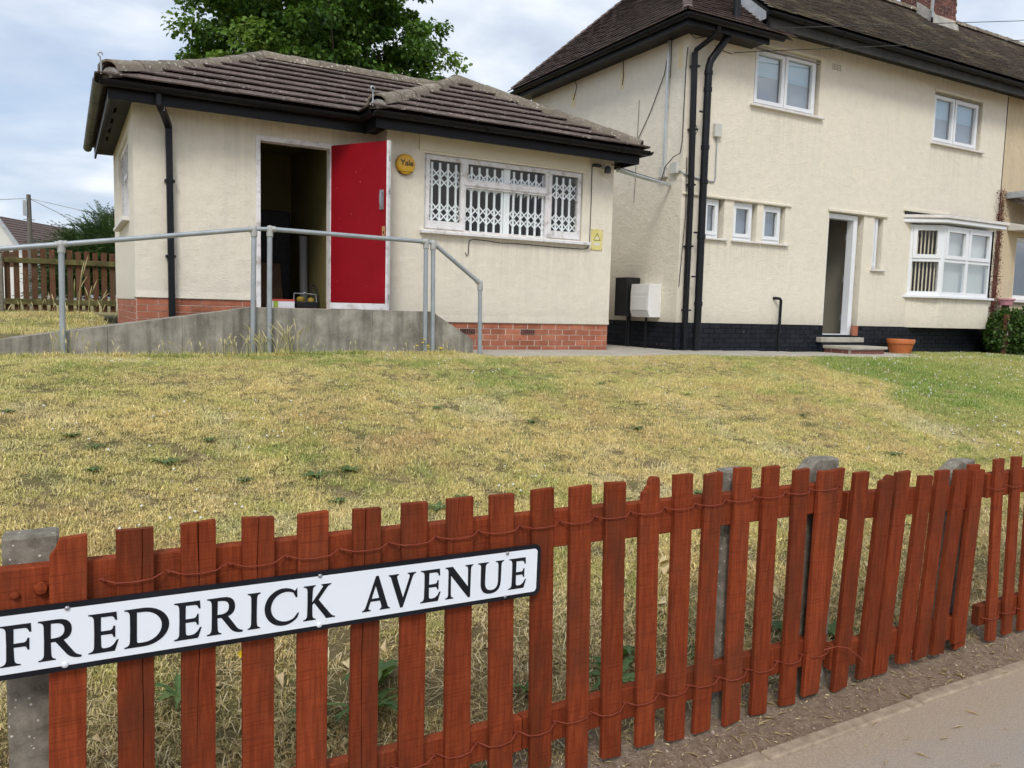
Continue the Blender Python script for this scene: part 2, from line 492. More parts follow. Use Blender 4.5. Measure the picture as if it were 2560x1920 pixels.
MAT['box_white'] = simple('carton_white', [(.62, .64, .70), (.70, .72, .78)], 3, .6)
MAT['box_red'] = simple('carton_red_print', [(.42, .04, .03), (.5, .08, .05)], 6, .6)
MAT['box_green'] = simple('carton_green_print', [(.22, .32, .03), (.3, .42, .06)], 6, .6)
MAT['bag_black'] = simple('black_bag', [(.006, .006, .007), (.02, .02, .022)], 12, .8)
MAT['tool_yellow'] = simple('tool_yellow', [(.20, .13, .01), (.28, .19, .02)], 6, .6)
MAT['blind'] = simple('window_blind', [(.26, .30, .35), (.36, .40, .44)], 1.2, .9)
MAT['sky_reflection'] = simple('sky_reflection_blue', [(.34, .52, .64), (.42, .60, .71)], 1.2, .9)  # blue colour standing in for sky mirrored in the upper panes
MAT['net'] = simple('pale_curtain', [(.62, .62, .56), (.74, .74, .68)], 3, .9, 0, 0, (12, 12, .4))
MAT['slat'] = simple('vertical_blind_slat', [(.66, .57, .42), (.78, .70, .54)], 3, .9)
MAT['glass'] = glass('window_glass', (.95, .97, .98), 1.95)
MAT['glass_old'] = glass('shop_glass', (.985, .99, .99), 1.3)
MAT['ground'] = groundmat('earth_and_thatch')
MAT['grass'] = grassmat('dry_grass_blades')
MAT['tall_grass'] = leafmat('seeding_grass', [(.16, .23, .05), (.40, .42, .16), (.62, .55, .32)], .3, 3, .7)
MAT['tarmac'] = tarmac('footway_tarmac')
MAT['road'] = simple('road_asphalt', [(.04, .04, .042), (.065, .065, .066)], 60, .9, 120, .4)
MAT['tree_leaf'] = leafmat('tree_leaves', [(.03, .07, .014), (.068, .15, .022), (.13, .24, .038), (.21, .32, .065)], .4, .9)
MAT['bark'] = simple('bark', [(.05, .04, .03), (.12, .10, .075)], 9, .95, 30, .8, (3, 3, .6))
MAT['conifer'] = leafmat('feathery_conifer', [(.018, .045, .012), (.045, .095, .022), (.09, .155, .04)], .25, 2.5)
MAT['hedge_leaf'] = leafmat('hedge_leaves', [(.018, .045, .010), (.05, .105, .018), (.10, .18, .035)], .3, 3)
MAT['weed'] = leafmat('weed_leaves', [(.045, .09, .03), (.09, .16, .045), (.16, .24, .08)], .3, 8)
MAT['dry_leaf'] = leafmat('dry_litter', [(.20, .13, .075), (.52, .39, .21), (.76, .64, .40)], .2, 20, .8)
MAT['vine'] = simple('dead_vine', [(.10, .035, .025), (.22, .085, .06)], 14, .9)
MAT['petal_white'] = simple('white_petal', [(.72, .72, .66), (.8, .8, .76)], 30, .8)
MAT['petal_yellow'] = simple('yellow_petal', [(.75, .50, .01), (.80, .62, .02)], 30, .7)
MAT['stem'] = simple('green_stem', [(.07, .13, .03), (.14, .20, .06)], 30, .8)
MAT['far_white'] = simple('far_white_render', [(.62, .62, .60), (.72, .72, .70)], 1, .9)
MAT['pole_wood'] = simple('pole_timber', [(.11, .10, .09), (.20, .19, .17)], 3, .9, 0, 0, (4, 4, .5))
MAT['copper'] = simple('brass_plate', [(.45, .24, .10), (.6, .35, .16)], 10, .4, metal=.5)
MAT['text_dark'] = simple('print_dark', [(.012, .011, .012)], 3, .5)

# ------------------------------------------------------------------ mesh helpers


def worldloc(o):
    v = Vector((0, 0, 0))
    while o:
        v += o.location
        o = o.parent
    return v


class MB:
    def __init__(s):
        s.v, s.f, s.att = [], [], None

    def add(s, pts, faces):
        n = len(s.v)
        s.v += [tuple(p) for p in pts]
        s.f += [tuple(i + n for i in f) for f in faces]
        return s

    def hexa(s, p):          # 4 bottom (ccw), 4 top
        return s.add(p, [(0, 3, 2, 1), (4, 5, 6, 7), (0, 1, 5, 4), (1, 2, 6, 5), (2, 3, 7, 6), (3, 0, 4, 7)])

    def box(s, x0, x1, y0, y1, z0, z1):
        return s.hexa([(x0, y0, z0), (x1, y0, z0), (x1, y1, z0), (x0, y1, z0), (x0, y0, z1), (x1, y0, z1), (x1, y1, z1), (x0, y1, z1)])

    def prism(s, poly, off):
        n = len(poly)
        q = [Vector(p) for p in poly]
        off = Vector(off)
        nrm = geometry.normal(q)
        if nrm.dot(off) > 0:
            q = q[::-1]
        return s.add([*q, *[p + off for p in q]], [tuple(range(n)), tuple(range(2 * n - 1, n - 1, -1))] + [((i + 1) % n, i, i + n, (i + 1) % n + n) for i in range(n)])

    def tube(s, path, r, n=10, caps=True, r1=None):
        P = [Vector(p) for p in path]
        m = len(P)
        T = [(P[min(i + 1, m - 1)] - P[max(i - 1, 0)]).normalized() for i in range(m)]
        up = Vector((0, 0, 1)) if abs(T[0].z) < .9 else Vector((1, 0, 0))
        a = T[0].cross(up).normalized()
        base = len(s.v)
        for i in range(m):
            a = (a - T[i] * a.dot(T[i])).normalized()
            b = T[i].cross(a)
            rr = r if r1 is None else r + (r1 - r) * i / (m - 1)
            # widen the ring at mitred bends
            for k in range(n):
                t = 2 * math.pi * k / n
                s.v.append(tuple(P[i] + a * math.cos(t) * rr + b * math.sin(t) * rr))
        for i in range(m - 1):
            for k in range(n):
                k2 = (k + 1) % n
                s.f.append((base + i * n + k, base + i * n + k2, base + (i + 1) * n + k2, base + (i + 1) * n + k))
        if caps:
            s.f.append(tuple(base + k for k in range(n))[::-1])
            s.f.append(tuple(base + (m - 1) * n + k for k in range(n)))
        return s

    def lathe(s, prof, c, n=24, axis='z'):
        base = len(s.v)
        for r, h in prof:
            for k in range(n):
                t = 2 * math.pi * k / n
                a, b = r * math.cos(t), r * math.sin(t)
                s.v.append((c[0] + a, c[1] + b, c[2] + h) if axis == 'z' else (c[0] + a, c[1] - h, c[2] + b))
        for i in range(len(prof) - 1):
            for k in range(n):
                k2 = (k + 1) % n
                s.f.append((base + i * n + k, base + i * n + k2, base + (i + 1) * n + k2, base + (i + 1) * n + k))
        s.f.append(tuple(base + k for k in range(n))[::-1])
        s.f.append(tuple(base + (len(prof) - 1) * n + k for k in range(n)))
        return s

    def mesh(s, name, mat, org=(0, 0, 0), smooth=False):
        me = bpy.data.meshes.new(name)
        o = Vector(org)
        me.from_pydata([tuple(Vector(p) - o) for p in s.v], [], s.f)
        if mat:
            me.materials.append(MAT[mat])
        if smooth:
            me.polygons.foreach_set('use_smooth', [True] * len(me.polygons))
        if s.att is not None:
            at = me.attributes.new('rnd', 'FLOAT', 'POINT')
            at.data.foreach_set('value', s.att)
        me.update()
        return me

    def build(s, name, mat, parent=None, smooth=False, bevel=0, org=None):
        """one mesh object; heights in the lists are relative to the eye"""
        if parent is not None:
            o0 = worldloc(parent) - Vector((0, 0, H))
        else:
            o0 = Vector(org) if org else Vector((0, 0, -H))
        ob = bpy.data.objects.new(name, s.mesh(name, mat, o0, smooth))
        C.objects.link(ob)
        if parent is not None:
            ob.parent = parent
        else:
            ob.location = o0 + Vector((0, 0, H))
        if bevel:
            md = ob.modifiers.new('bevel', 'BEVEL')
            md.width = bevel; md.segments = 1; md.limit_method = 'ANGLE'
        if smooth:
            md = ob.modifiers.new('split', 'EDGE_SPLIT'); md.split_angle = math.radians(40)
        return ob


def tag(o, label=None, cat=None, group=None, kind=None):
    for k, v in (('label', label), ('category', cat), ('group', group), ('kind', kind)):
        if v:
            o[k] = v
    return o


def thing(name, loc, label, cat, group=None):
    e = bpy.data.objects.new(name, None)
    C.objects.link(e)
    e.empty_display_size = .1
    e.location = Vector(loc) + Vector((0, 0, H))
    return tag(e, label, cat, group)


def piece(name, me, loc, parent, rot=None):
    ob = bpy.data.objects.new(name, me)
    C.objects.link(ob)
    ob.parent = parent
    ob.location = Vector(loc) - (worldloc(parent) - Vector((0, 0, H)))
    if rot:
        ob.rotation_euler = rot
    return ob


def wallmesh(mb, fn, u0, u1, z0, z1, thick, holes):
    us = sorted({u0, u1, *[h[0] for h in holes], *[h[1] for h in holes]})
    zs = sorted({z0, z1, *[h[2] for h in holes], *[h[3] for h in holes]})
    us = [u for u in us if u0 <= u <= u1]; zs = [q for q in zs if z0 <= q <= z1]
    solid = {}
    for i in range(len(us) - 1):
        for j in range(len(zs) - 1):
            cu, cz = (us[i] + us[i + 1]) / 2, (zs[j] + zs[j + 1]) / 2
            solid[i, j] = not any(h[0] < cu < h[1] and h[2] < cz < h[3] for h in holes)
    for (i, j), sld in solid.items():
        if not sld:
            continue
        a, b, c, d = us[i], us[i + 1], zs[j], zs[j + 1]
        mb.add([fn(a, c, 0), fn(b, c, 0), fn(b, d, 0), fn(a, d, 0)], [(0, 1, 2, 3)])
        mb.add([fn(a, c, thick), fn(b, c, thick), fn(b, d, thick), fn(a, d, thick)], [(3, 2, 1, 0)])
        for (di, dj), (p, q) in {(-1, 0): ((a, c), (a, d)), (1, 0): ((b, d), (b, c)), (0, -1): ((b, c), (a, c)), (0, 1): ((a, d), (b, d))}.items():
            if not solid.get((i + di, j + dj), False):
                mb.add([fn(*p, 0), fn(*q, 0), fn(*q, thick), fn(*p, thick)], [(0, 1, 2, 3)])
    return mb


def fy(y, s=1):
    return lambda u, z, d: (u, y + d * s, z)


def fx(x, s=1):
    return lambda u, z, d: (x + d * s, u, z)


def clip(poly, a, b):
    """keep the part of poly left of a->b"""
    o = []
    for i in range(len(poly)):
        p, q = poly[i], poly[(i + 1) % len(poly)]
        cr = lambda r: (b[0] - a[0]) * (r[1] - a[1]) - (b[1] - a[1]) * (r[0] - a[0])
        cp_, cq = cr(p), cr(q)
        if cp_ >= 0:
            o.append(p)
        if cp_ * cq < 0:
            t = cp_ / (cp_ - cq)
            o.append((p[0] + (q[0] - p[0]) * t, p[1] + (q[1] - p[1]) * t))
    return o


def tiles(O, U, V, poly, tw, g, thick, lift, gap, seed, cb=None, wobble=0.0, over=.05):
    """courses of tiles on a sloping plane; cb(mb) is called per tile, or all go into the returned MB"""
    O, U, V = Vector(O), Vector(U).normalized(), Vector(V).normalized()
    Nn = U.cross(V).normalized()
    if Nn.z < 0:
        Nn = -Nn
    r = random.Random(seed)
    us = [p[0] for p in poly]; vs = [p[1] for p in poly]
    mball = MB()
    k = 0
    v = min(vs) - over
    vmax = max(vs)
    L = g * 1.25
    while v < vmax - .02:
        u = min(us) - tw * (1 + .5 * (k % 2))
        while u < max(us):
            q = [(u + gap, v), (u + tw - gap, v), (u + tw - gap, v + L), (u + gap, v + L)]
            pl = poly
            for i in range(len(pl)):
                a, b = pl[i], pl[(i + 1) % len(pl)]
                if i == 0 and over:
                    a, b = (a[0], a[1] - over), (b[0], b[1] - over)
                q = clip(q, a, b)
                if len(q) < 3:
                    break
            if len(q) >= 3 and max(p[1] for p in q) - min(p[1] for p in q) > .02 and max(p[0] for p in q) - min(p[0] for p in q) > .02:
                dz = r.uniform(-1, 1) * wobble
                tl = r.uniform(-1, 1) * wobble
                bot = []; top = []
                for p in q:
                    h = lift * (1 - (p[1] - v) / L) + .004 + dz + tl * (p[0] - u) / tw
                    P = O + U * p[0] + V * p[1]
                    bot.append(P + Nn * h); top.append(P + Nn * (h + thick))
                mb = MB() if cb else mball
                n = len(q)
                mb.add([*bot, *top], [tuple(range(n))[::-1], tuple(range(n, 2 * n))] + [(i, (i + 1) % n, (i + 1) % n + n, i + n) for i in range(n)])
                if cb:
                    cb(mb)
            u += tw
        v += g
        k += 1
    return mball


def arch(mb, p0, p1, r, h, n=6, th=.02):
    """one half-round capping tile laid from p0 to p1"""
    p0, p1 = Vector(p0), Vector(p1)
    d = (p1 - p0).normalized()
    side = d.cross(Vector((0, 0, 1))).normalized()
    up = side.cross(d).normalized()
    pts = []
    for P, sc in ((p0, 1.06), (p1, .96)):
        for rr, hh in ((r, h), (r - th, h - th)):
            for k in range(n + 1):
                a = math.pi * k / n
                pts.append(P + side * math.cos(a) * rr * sc + up * (math.sin(a) ** .8 * hh * sc - .05))
    m = n + 1
    F = []
    for k in range(n):
        F += [(k, k + 1, 2 * m + k + 1, 2 * m + k), (m + k + 1, m + k, 3 * m + k, 3 * m + k + 1),
              (k + 1, k, m + k, m + k + 1), (2 * m + k, 2 * m + k + 1, 3 * m + k + 1, 3 * m + k)]
    F += [(0, 2 * m, 3 * m, m), (n, m + n, 3 * m + n, 2 * m + n)]
    return mb.add(pts, F)


def gutter_run(mb, p0, p1, r=.06, n=8):
    """half-round open gutter"""
    p0, p1 = Vector(p0), Vector(p1)
    d = (p1 - p0).normalized()
    side = d.cross(Vector((0, 0, 1))).normalized()
    pts = []
    for P in (p0, p1):
        for rr in (r, r - .006):
            for k in range(n + 1):
                a = math.pi + math.pi * k / n
                pts.append(P + side * math.cos(a) * rr + Vector((0, 0, math.sin(a) * rr)))
    m = n + 1
    F = []
    for k in range(n):
        F += [(k, k + 1, 2 * m + k + 1, 2 * m + k), (m + k + 1, m + k, 3 * m + k, 3 * m + k + 1), (k + 1, k, m + k, m + k + 1), (2 * m + k, 2 * m + k + 1, 3 * m + k + 1, 3 * m + k)]
    F += [(0, 2 * m, 3 * m, m), (n, m + n, 3 * m + n, 2 * m + n)]
    mb.add(pts, F)
    return mb


def bricks(parent, fn, u0, u1, z0, z1, mat, skip=None, nm='brick', proud=.006, bl=.215, bh=.065, jt=.010, phase=0, depth=.05, axis='y'):
    """courses of stretchers, each a piece of its own sharing one mesh; part bricks at the ends"""
    cache = {}
    k = 0
    z = z1 - jt / 2 - bh
    while z > z0 - bh * .6:
        u = u0 + (0 if (k + phase) % 2 == 0 else -(bl + jt) / 2)
        while u < u1 - .02:
            a, b = max(u, u0), min(u + bl, u1)
            if b - a > .03:
                key = round(b - a, 2)
                if key not in cache:
                    mb = MB()
                    L = key
                    if axis == 'y':
                        mb.box(-L / 2, L / 2, -proud, depth, 0, bh)
                    else:
                        mb.box(-proud, depth, -L / 2, L / 2, 0, bh)
                    cache[key] = mb.mesh(nm, mat)
                if not (skip and skip((a + b) / 2, z)):
                    x, y, zz = fn((a + b) / 2, z, random.uniform(-.002, .002))
                    piece(nm, cache[key], (x, y, zz), parent)
            u += bl + jt
        z -= bh + jt
        k += 1


# ------------------------------------------------------------------ ground


def sm(a, b, x):
    t = min(1, max(0, (x - a) / (b - a)))
    return t * t * (3 - 2 * t)


def gz(x, y):
    up = -.545 - .0105 * max(0, min(x, 17) - 6)
    t = min(1, max(0, (y - 2.3) / 5.2))
    z = -1.585 + (up + 1.585) * (1 - (1 - t) ** 1.45)
    if y < 2.3:
        z = -1.585 - .03 * min(1, (2.3 - y) / .3)
    if y > 8.55 and x < .75:                    # yard beside the bungalow, above the ramp kerb
        z2 = -.43 + .022 * (min(y, 17) - 8.55)
        z = z + (z2 - z) * sm(.75, .35, x)
    if y > 17:
        z += (-.3 - z) * sm(17, 24, y)
    z += .028 * (mnoise.noise((x * .7, y * .7, 3.3))) * sm(2.2, 3.4, y) * (1 - sm(30, 60, y))
    if 7.85 < y and 4.2 < x < 13 and y < 16:
        z = min(z, -.56 - .0105 * max(0, x - 6))
    return z


xs = sorted(set(np.round(np.concatenate([np.arange(-6, 18.01, .2), [-400, -200, -100, -50, -25, -15, -10, -8, 20, 23, 28, 36, 50, 100, 200, 400]]), 3)))
ys = sorted(set(np.round(np.concatenate([np.arange(2.0, 9.61, .12), [1.9, 1.5, 10.0, 10.5, 11, 12, 13, 14, 15, 16, 17, 18, 20, 24, 30, 45, 80, 150, 300, 600, 1.0, -2, -30, -400]]), 3)))
mb = MB()
for y in ys:
    for x in xs:
        mb.v.append((x, y, -1.66 if y < 1.95 else gz(x, y)))
nx = len(xs)
for j in range(len(ys) - 1):
    for i in range(nx - 1):
        a = j * nx + i
        mb.f.append((a, a + 1, a + nx + 1, a + nx))
tag(mb.build('ground', 'ground', smooth=True), kind='structure').modifiers.clear()

# footway, its edging kerb and the road behind the photographer
mb = MB()
px_ = list(np.arange(-3, 9.01, .5)); px_ = [-80, -30, -10] + px_ + [14, 30, 80]
py_ = [-1.2, 0, .6, 1.0, 1.3, 1.6, 1.93]
for y in py_:
    for x in px_:
        mb.v.append((x, y, -1.608 + .006 * mnoise.noise((x, y, 0))))
for j in range(len(py_) - 1):
    for i in range(len(px_) - 1):
        a = j * len(px_) + i
        mb.f.append((a, a + 1, a + len(px_) + 1, a + len(px_)))
tag(mb.build('pavement', 'tarmac', smooth=True), kind='structure')
ke = tag(MB().box(-40, 60, -1.33, -1.2, -1.9, -1.606).build('road_kerb', 'kerb', bevel=.012), kind='structure')
tag(MB().add([(-80, -9, -1.72), (80, -9, -1.72), (80, -1.33, -1.72), (-80, -1.33, -1.72)], [(0, 1, 2, 3)]).build('road', 'road'), kind='structure')
edge = bpy.data.objects.new('path_edging', None); C.objects.link(edge); edge.location = (0, 1.96, 0)
tag(edge, kind='structure')
x = -4.15
i = 0
while x < 9:
    dz, dy = random.uniform(-.004, .004), random.uniform(-.006, .006)
    MB().hexa([(x, 1.925 + dy, -1.70), (x + .905, 1.925, -1.70), (x + .905, 1.985, -1.70), (x, 1.985 + dy, -1.70),
               (x, 1.925 + dy, -1.600 + dz), (x + .905, 1.925, -1.601), (x + .905, 1.985, -1.600), (x, 1.985 + dy, -1.600 + dz)]).build('edging_stone', 'kerb', edge, bevel=.008)
    x += .908
    i += 1

# paving in front of the buildings: separate flags
path = bpy.data.objects.new('flagged_path', None); C.objects.link(path); path.location = (8, 8.6, H - .55)
tag(path, kind='structure')
x = 4.32
k = 0
while x < 13.0:
    wd = random.choice([.6, .6, .75, .9])
    for (ya, yb) in ((8.02, 8.62), (8.628, 9.28)):
        if x > 11.9 and ya < 8.5:
            continue
        t = -.54 - .0105 * max(0, x - 6) + random.uniform(-.004, .004)
        MB().hexa([(x + .006, ya, t - .06), (x + wd - .006, ya, t - .06), (x + wd - .006, yb, t - .06), (x + .006, yb, t - .06),
                   (x + .006, ya, t - random.uniform(0, .008)), (x + wd - .006, ya, t - random.uniform(0, .008)), (x + wd - .006, yb, t), (x + .006, yb, t)]).build('paving_flag', 'paving', path, bevel=.006)
    x += wd
MB().box(6.9, 8.0, 9.30, 14, -.64, -.555).build('passage_slab', 'paving', path)

# ------------------------------------------------------------------ bungalow
bung = thing('bungalow', (3.75, 11, -.54), 'single-storey cream rendered bungalow with brown tiled hip roof and red front door', 'bungalow')
XL, XJ, XR, YF, YW, YB = .695, 3.435, 6.8, 9.7, 9.3, 13.15
WT = 2.115
door_h = (2.02, 2.875, -.06, 1.88)
win_h = (3.925, 6.285, .962, 1.885)
side_h = (10.43, 12.22, .95, 1.92)
mb = MB()
wallmesh(mb, fy(YF), XL, XJ, .022, WT, .2, [door_h])
MB.box(mb, XL, door_h[0], YF, YF + .2, -.62, .022 - .0) if False else None
wallmesh(mb, fx(XL), YF + .2, YB, .0, WT, .2, [side_h])
wallmesh(mb, fx(XJ), YW + .2, YF, -.187, WT, .2, [])
wallmesh(mb, fy(YW), XJ, XR, -.187, WT, .2, [win_h])
wallmesh(mb, fx(XR, -1), YW + .2, YB, -.187, WT, .2, [])
wallmesh(mb, fy(YB), XL, XR, -.187, WT, .2, [])
# the render's lower edge kicks out a little over the bricks
mb.prism([(XL, YF - .0, .022), (XL, YF - .012, .022), (XL, YF - .0, .10)], (1.98 - XL, 0, 0))
mb.prism([(XJ, YW, -.187), (XJ, YW - .014, -.187), (XJ, YW, -.10)], (XR - XJ, 0, 0))
wall = mb.build('wall', 'cream', bung)
# smooth band over the window
MB().box(3.85, 6.36, 9.278, 9.3, 1.915, 2.10).build('lintel', 'lintel', wall)
# brick base
mb = MB()
wallmesh(mb, fy(YF + .012), XL + .012, XJ, -.75, .02, .18, [(2.02, 2.875, -.06, .1)])
wallmesh(mb, fx(XL + .012), YF + .2, YB, -.75, -.002, .18, [])
wallmesh(mb, fy(YW + .012), XJ + .012, XR - .012, -.75, -.189, .18, [])
wallmesh(mb, fx(XR - .012, -1), YW + .2, YB, -.75, -.189, .18, [])
base = mb.build('brick_base', 'mortar', bung)
vents = ((4.4595, 4.6745, -.337, -.272), (5.3595, 5.5745, -.337, -.272))
bricks(base, fy(YF + .012), XL + .012, XJ, -.42, .018, 'brick', skip=lambda u, z: 1.95 < u < 2.9 and z > -.12)
bricks(base, fx(XL + .012), YF + .012 + .06, YB, -.42, -.006, 'brick', phase=1, axis='x')
bricks(base, fy(YW + .012), XJ + .012, XR - .012, -.545, -.192, 'brick', skip=lambda u, z: any(abs(u - (a + b) / 2) < .03 and abs(z - c) < .015 for a, b, c, d in vents))
bricks(base, fx(XR - .012, -1), YW + .03 + .06, 10.6, -.545, -.192, 'brick', phase=1, axis='x', depth=-.05, proud=-.006)
for a, b, c, d in vents:
    m2 = MB()
    wallmesh(m2, fy(YW - .004), 5 - .107, 5 + .107, -.0325, .0325, .02, [(5 - .095 + i * .033, 5 - .077 + i * .033, z0, z0 + .014) for i in range(6) for z0 in (-.026, -.007, .012)])
    p = m2.mesh('air_brick', 'chimney_brick', (5, YW, 0))
    piece('air_brick', p, ((a + b) / 2, YW, (c + d) / 2), base)
    MB().box(a, b, YW + .013, YW + .03, c, d).build('vent_shade', 'text_dark', base)  # dark block painted in for the shade inside the air brick
# floor, ceiling and inner partition
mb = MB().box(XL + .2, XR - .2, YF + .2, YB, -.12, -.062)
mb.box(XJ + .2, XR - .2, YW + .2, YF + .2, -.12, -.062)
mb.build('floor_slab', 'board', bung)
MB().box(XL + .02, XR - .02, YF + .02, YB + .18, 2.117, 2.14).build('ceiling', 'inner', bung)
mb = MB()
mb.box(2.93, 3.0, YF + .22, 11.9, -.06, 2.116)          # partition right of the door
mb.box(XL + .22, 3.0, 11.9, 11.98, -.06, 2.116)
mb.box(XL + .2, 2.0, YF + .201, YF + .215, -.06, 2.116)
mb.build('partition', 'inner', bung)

# door frame and open red door
fr = MB()
wallmesh(fr, fy(YF - .012), 1.985, 2.91, -.06, 1.925, .11, [(2.035, 2.86, -.06, 1.868)])
fr = fr.build('door_frame', 'white_wood', bung, bevel=.004)
hx, hy, fx_, fy_ = 2.868, 9.69, 3.318, 8.985
dv_ = Vector((fx_ - hx, fy_ - hy, 0)); dn_ = Vector((-dv_.y, dv_.x, 0)).normalized() * .044


def doorpt(s, z, d):
    q = Vector((hx, hy, 0)) + dv_ * s + dn_ * d
    return (q.x, q.y, z)


mb = MB()
mb.hexa([doorpt(0, .02, 0), doorpt(1, .02, 0), doorpt(1, .02, 1), doorpt(0, .02, 1), doorpt(0, 1.905, 0), doorpt(1, 1.905, 0), doorpt(1, 1.905, 1), doorpt(0, 1.905, 1)])
door = mb.build('door', 'red_door', bung, bevel=.003)
mb = MB().hexa([doorpt(0, -.055, .02), doorpt(.992, -.055, .02), doorpt(.992, -.055, .98), doorpt(0, -.055, .98), doorpt(0, .0195, .02), doorpt(.992, .0195, .02), doorpt(.992, .0195, .98), doorpt(0, .0195, .98)])
mb.build('kick_strip', 'white_wood', door)
mb = MB().hexa([doorpt(1.001, -.055, -.06), doorpt(1.03, -.055, -.06), doorpt(1.03, -.055, 1.05), doorpt(1.001, -.055, 1.05), doorpt(1.001, 1.907, -.06), doorpt(1.03, 1.907, -.06), doorpt(1.03, 1.907, 1.05), doorpt(1.001, 1.907, 1.05)])
mb.build('edge_strip', 'white_wood', door)
for zc_ in (1.7, 1.32, .1):
    MB().hexa([doorpt(1.031, zc_ - .03, .3), doorpt(1.036, zc_ - .03, .3), doorpt(1.036, zc_ - .03, .75), doorpt(1.031, zc_ - .03, .75), doorpt(1.031, zc_ + .03, .3), doorpt(1.036, zc_ + .03, .3), doorpt(1.036, zc_ + .03, .75), doorpt(1.031, zc_ + .03, .75)]).build('latch_plate', 'screw', door)
# which side faces the camera: dn_ points away from the wall (towards +X)? the face with d=0 looks to the camera
sgn = -1 if (dn_.y > 0 or dn_.x < 0) else -1
hd = MB()
hd.tube([doorpt(.935, 1.33, -.05), doorpt(.935, 1.30, -1.0), doorpt(.935, 1.22, -1.1), doorpt(.935, 1.15, -.9), doorpt(.935, 1.13, -.05)], .011, 8)
hd.hexa([doorpt(.89, 1.12, -.25), doorpt(.96, 1.12, -.25), doorpt(.96, 1.12, 0), doorpt(.89, 1.12, 0), doorpt(.89, 1.345, -.25), doorpt(.96, 1.345, -.25), doorpt(.96, 1.345, 0), doorpt(.89, 1.345, 0)])
hd.build('handle', 'screw', door, smooth=True)
lk = MB().hexa([doorpt(.935, .80, -.12), doorpt(.985, .80, -.12), doorpt(.985, .80, 0), doorpt(.935, .80, 0), doorpt(.935, .925, -.12), doorpt(.985, .925, -.12), doorpt(.985, .925, 0), doorpt(.935, .925, 0)])
lk = lk.build('lock_plate', 'copper', door)
MB().hexa([doorpt(.95, .835, -.16), doorpt(.968, .835, -.16), doorpt(.968, .835, -.121), doorpt(.95, .835, -.121), doorpt(.95, .87, -.16), doorpt(.968, .87, -.16), doorpt(.968, .87, -.121), doorpt(.95, .87, -.121)]).build('keyhole', 'text_dark', door)

# front window with its folding security grille
mb = MB()
Lt = [(3.985, 4.455, 1.0, 1.845), (4.515, 5.71, 1.575, 1.845), (4.515, 5.71, .985, 1.525), (5.775, 6.235, 1.0, 1.845)]
wallmesh(mb, fy(9.335), 3.93, 6.28, .963, 1.883, .075, Lt)
win = mb.build('window', 'white_wood', bung, bevel=.004)
for a, b, c, d in Lt:
    m2 = MB()
    if (a, c) == (4.515, .985):
        m2 = None
    else:
        wb = .075 if c < 1.2 else .055
        wallmesh(m2, fy(9.316), a - .03, b + .03, c - .022, d + .022, .045, [(a + .02, b - .02, c + wb, d - .025)])
        m2.build('sash', 'white_wood', win, bevel=.004)
    MB().box(a, b, 9.345, 9.350, c, d).build('pane', 'glass_old', win)
MB().hexa([(3.87, 9.225, .905), (6.405, 9.225, .905), (6.405, 9.34, .905), (3.87, 9.34, .905), (3.87, 9.225, .942), (6.405, 9.225, .942), (6.405, 9.34, .962), (3.87, 9.34, .962)]).build('sill', 'white_wood', win, bevel=.005)
gr = MB().box(3.95, 6.27, 9.412, 9.43, .925, .96).build('security_grille', 'grille', bung)
GY = 9.385
barx = [3.965, 4.06, 4.170, 4.281, 4.392] + [4.50 + .1125 * k for k in range(6)] + [5.237 + .113 * k for k in range(5)] + [5.80, 5.905, 6.012, 6.12]
bm = MB().box(-.014, .014, -.008, .008, .97, 1.80).mesh('bar', 'grille')
for i, bx_ in enumerate(barx):
    piece('bar', bm, (bx_, GY, 0), gr)
MB().box(5.085, 5.175, GY - .012, GY + .012, .965, 1.82).build('closing_stile', 'grille', gr)
lat = MB()
for x0, x1 in ((3.948, 5.063), (5.124, 6.232)):
    n = round((x1 - x0) / .112)
    stp = (x1 - x0) / n
    for i in range(n):
        for zb_ in (1.085, 1.195, 1.505, 1.615):
            for dr in (1, -1):
                xa, xb = x0 + i * stp, x0 + (i + 1) * stp
                za_, zb2 = (zb_, zb_ + .11) if dr > 0 else (zb_ + .11, zb_)
                yy = GY - .010 - .006 * (dr > 0)
                lat.hexa([(xa, yy, za_ - .0115), (xb, yy, zb2 - .0115), (xb, yy + .004, zb2 - .0115), (xa, yy + .004, za_ - .0115), (xa, yy, za_ + .0115), (xb, yy, zb2 + .0115), (xb, yy + .004, zb2 + .0115), (xa, yy + .004, za_ + .0115)])
lat.build('lattice', 'grille', gr)
ar = MB()
for x0, x1 in ((4.5, 5.085), (5.175, 5.72)):
    n = round((x1 - x0) / .112)
    stp = (x1 - x0) / n
    for i in range(n):
        xa = x0 + i * stp
        pts = [(xa + .006, GY + .004, 1.56)] + [(xa + stp / 2 - math.cos(math.pi * k / 8) * (stp / 2 - .014), GY + .004, 1.47 + math.sin(math.pi * k / 8) * .04) for k in range(9)] + [(xa + stp - .006, GY + .004, 1.56)]
        for k in range(1, 9):
            ar.prism([pts[k], pts[k + 1], (pts[k + 1][0], GY + .004, 1.56), (pts[k][0], GY + .004, 1.56)], (0, .006, 0))
ar.build('arched_head', 'grille', gr)
# darker back of the room with a counter
MB().box(3.7, 6.5, 10.9, 10.96, -.06, 2.116).build('back_room_wall', 'hall', bung)

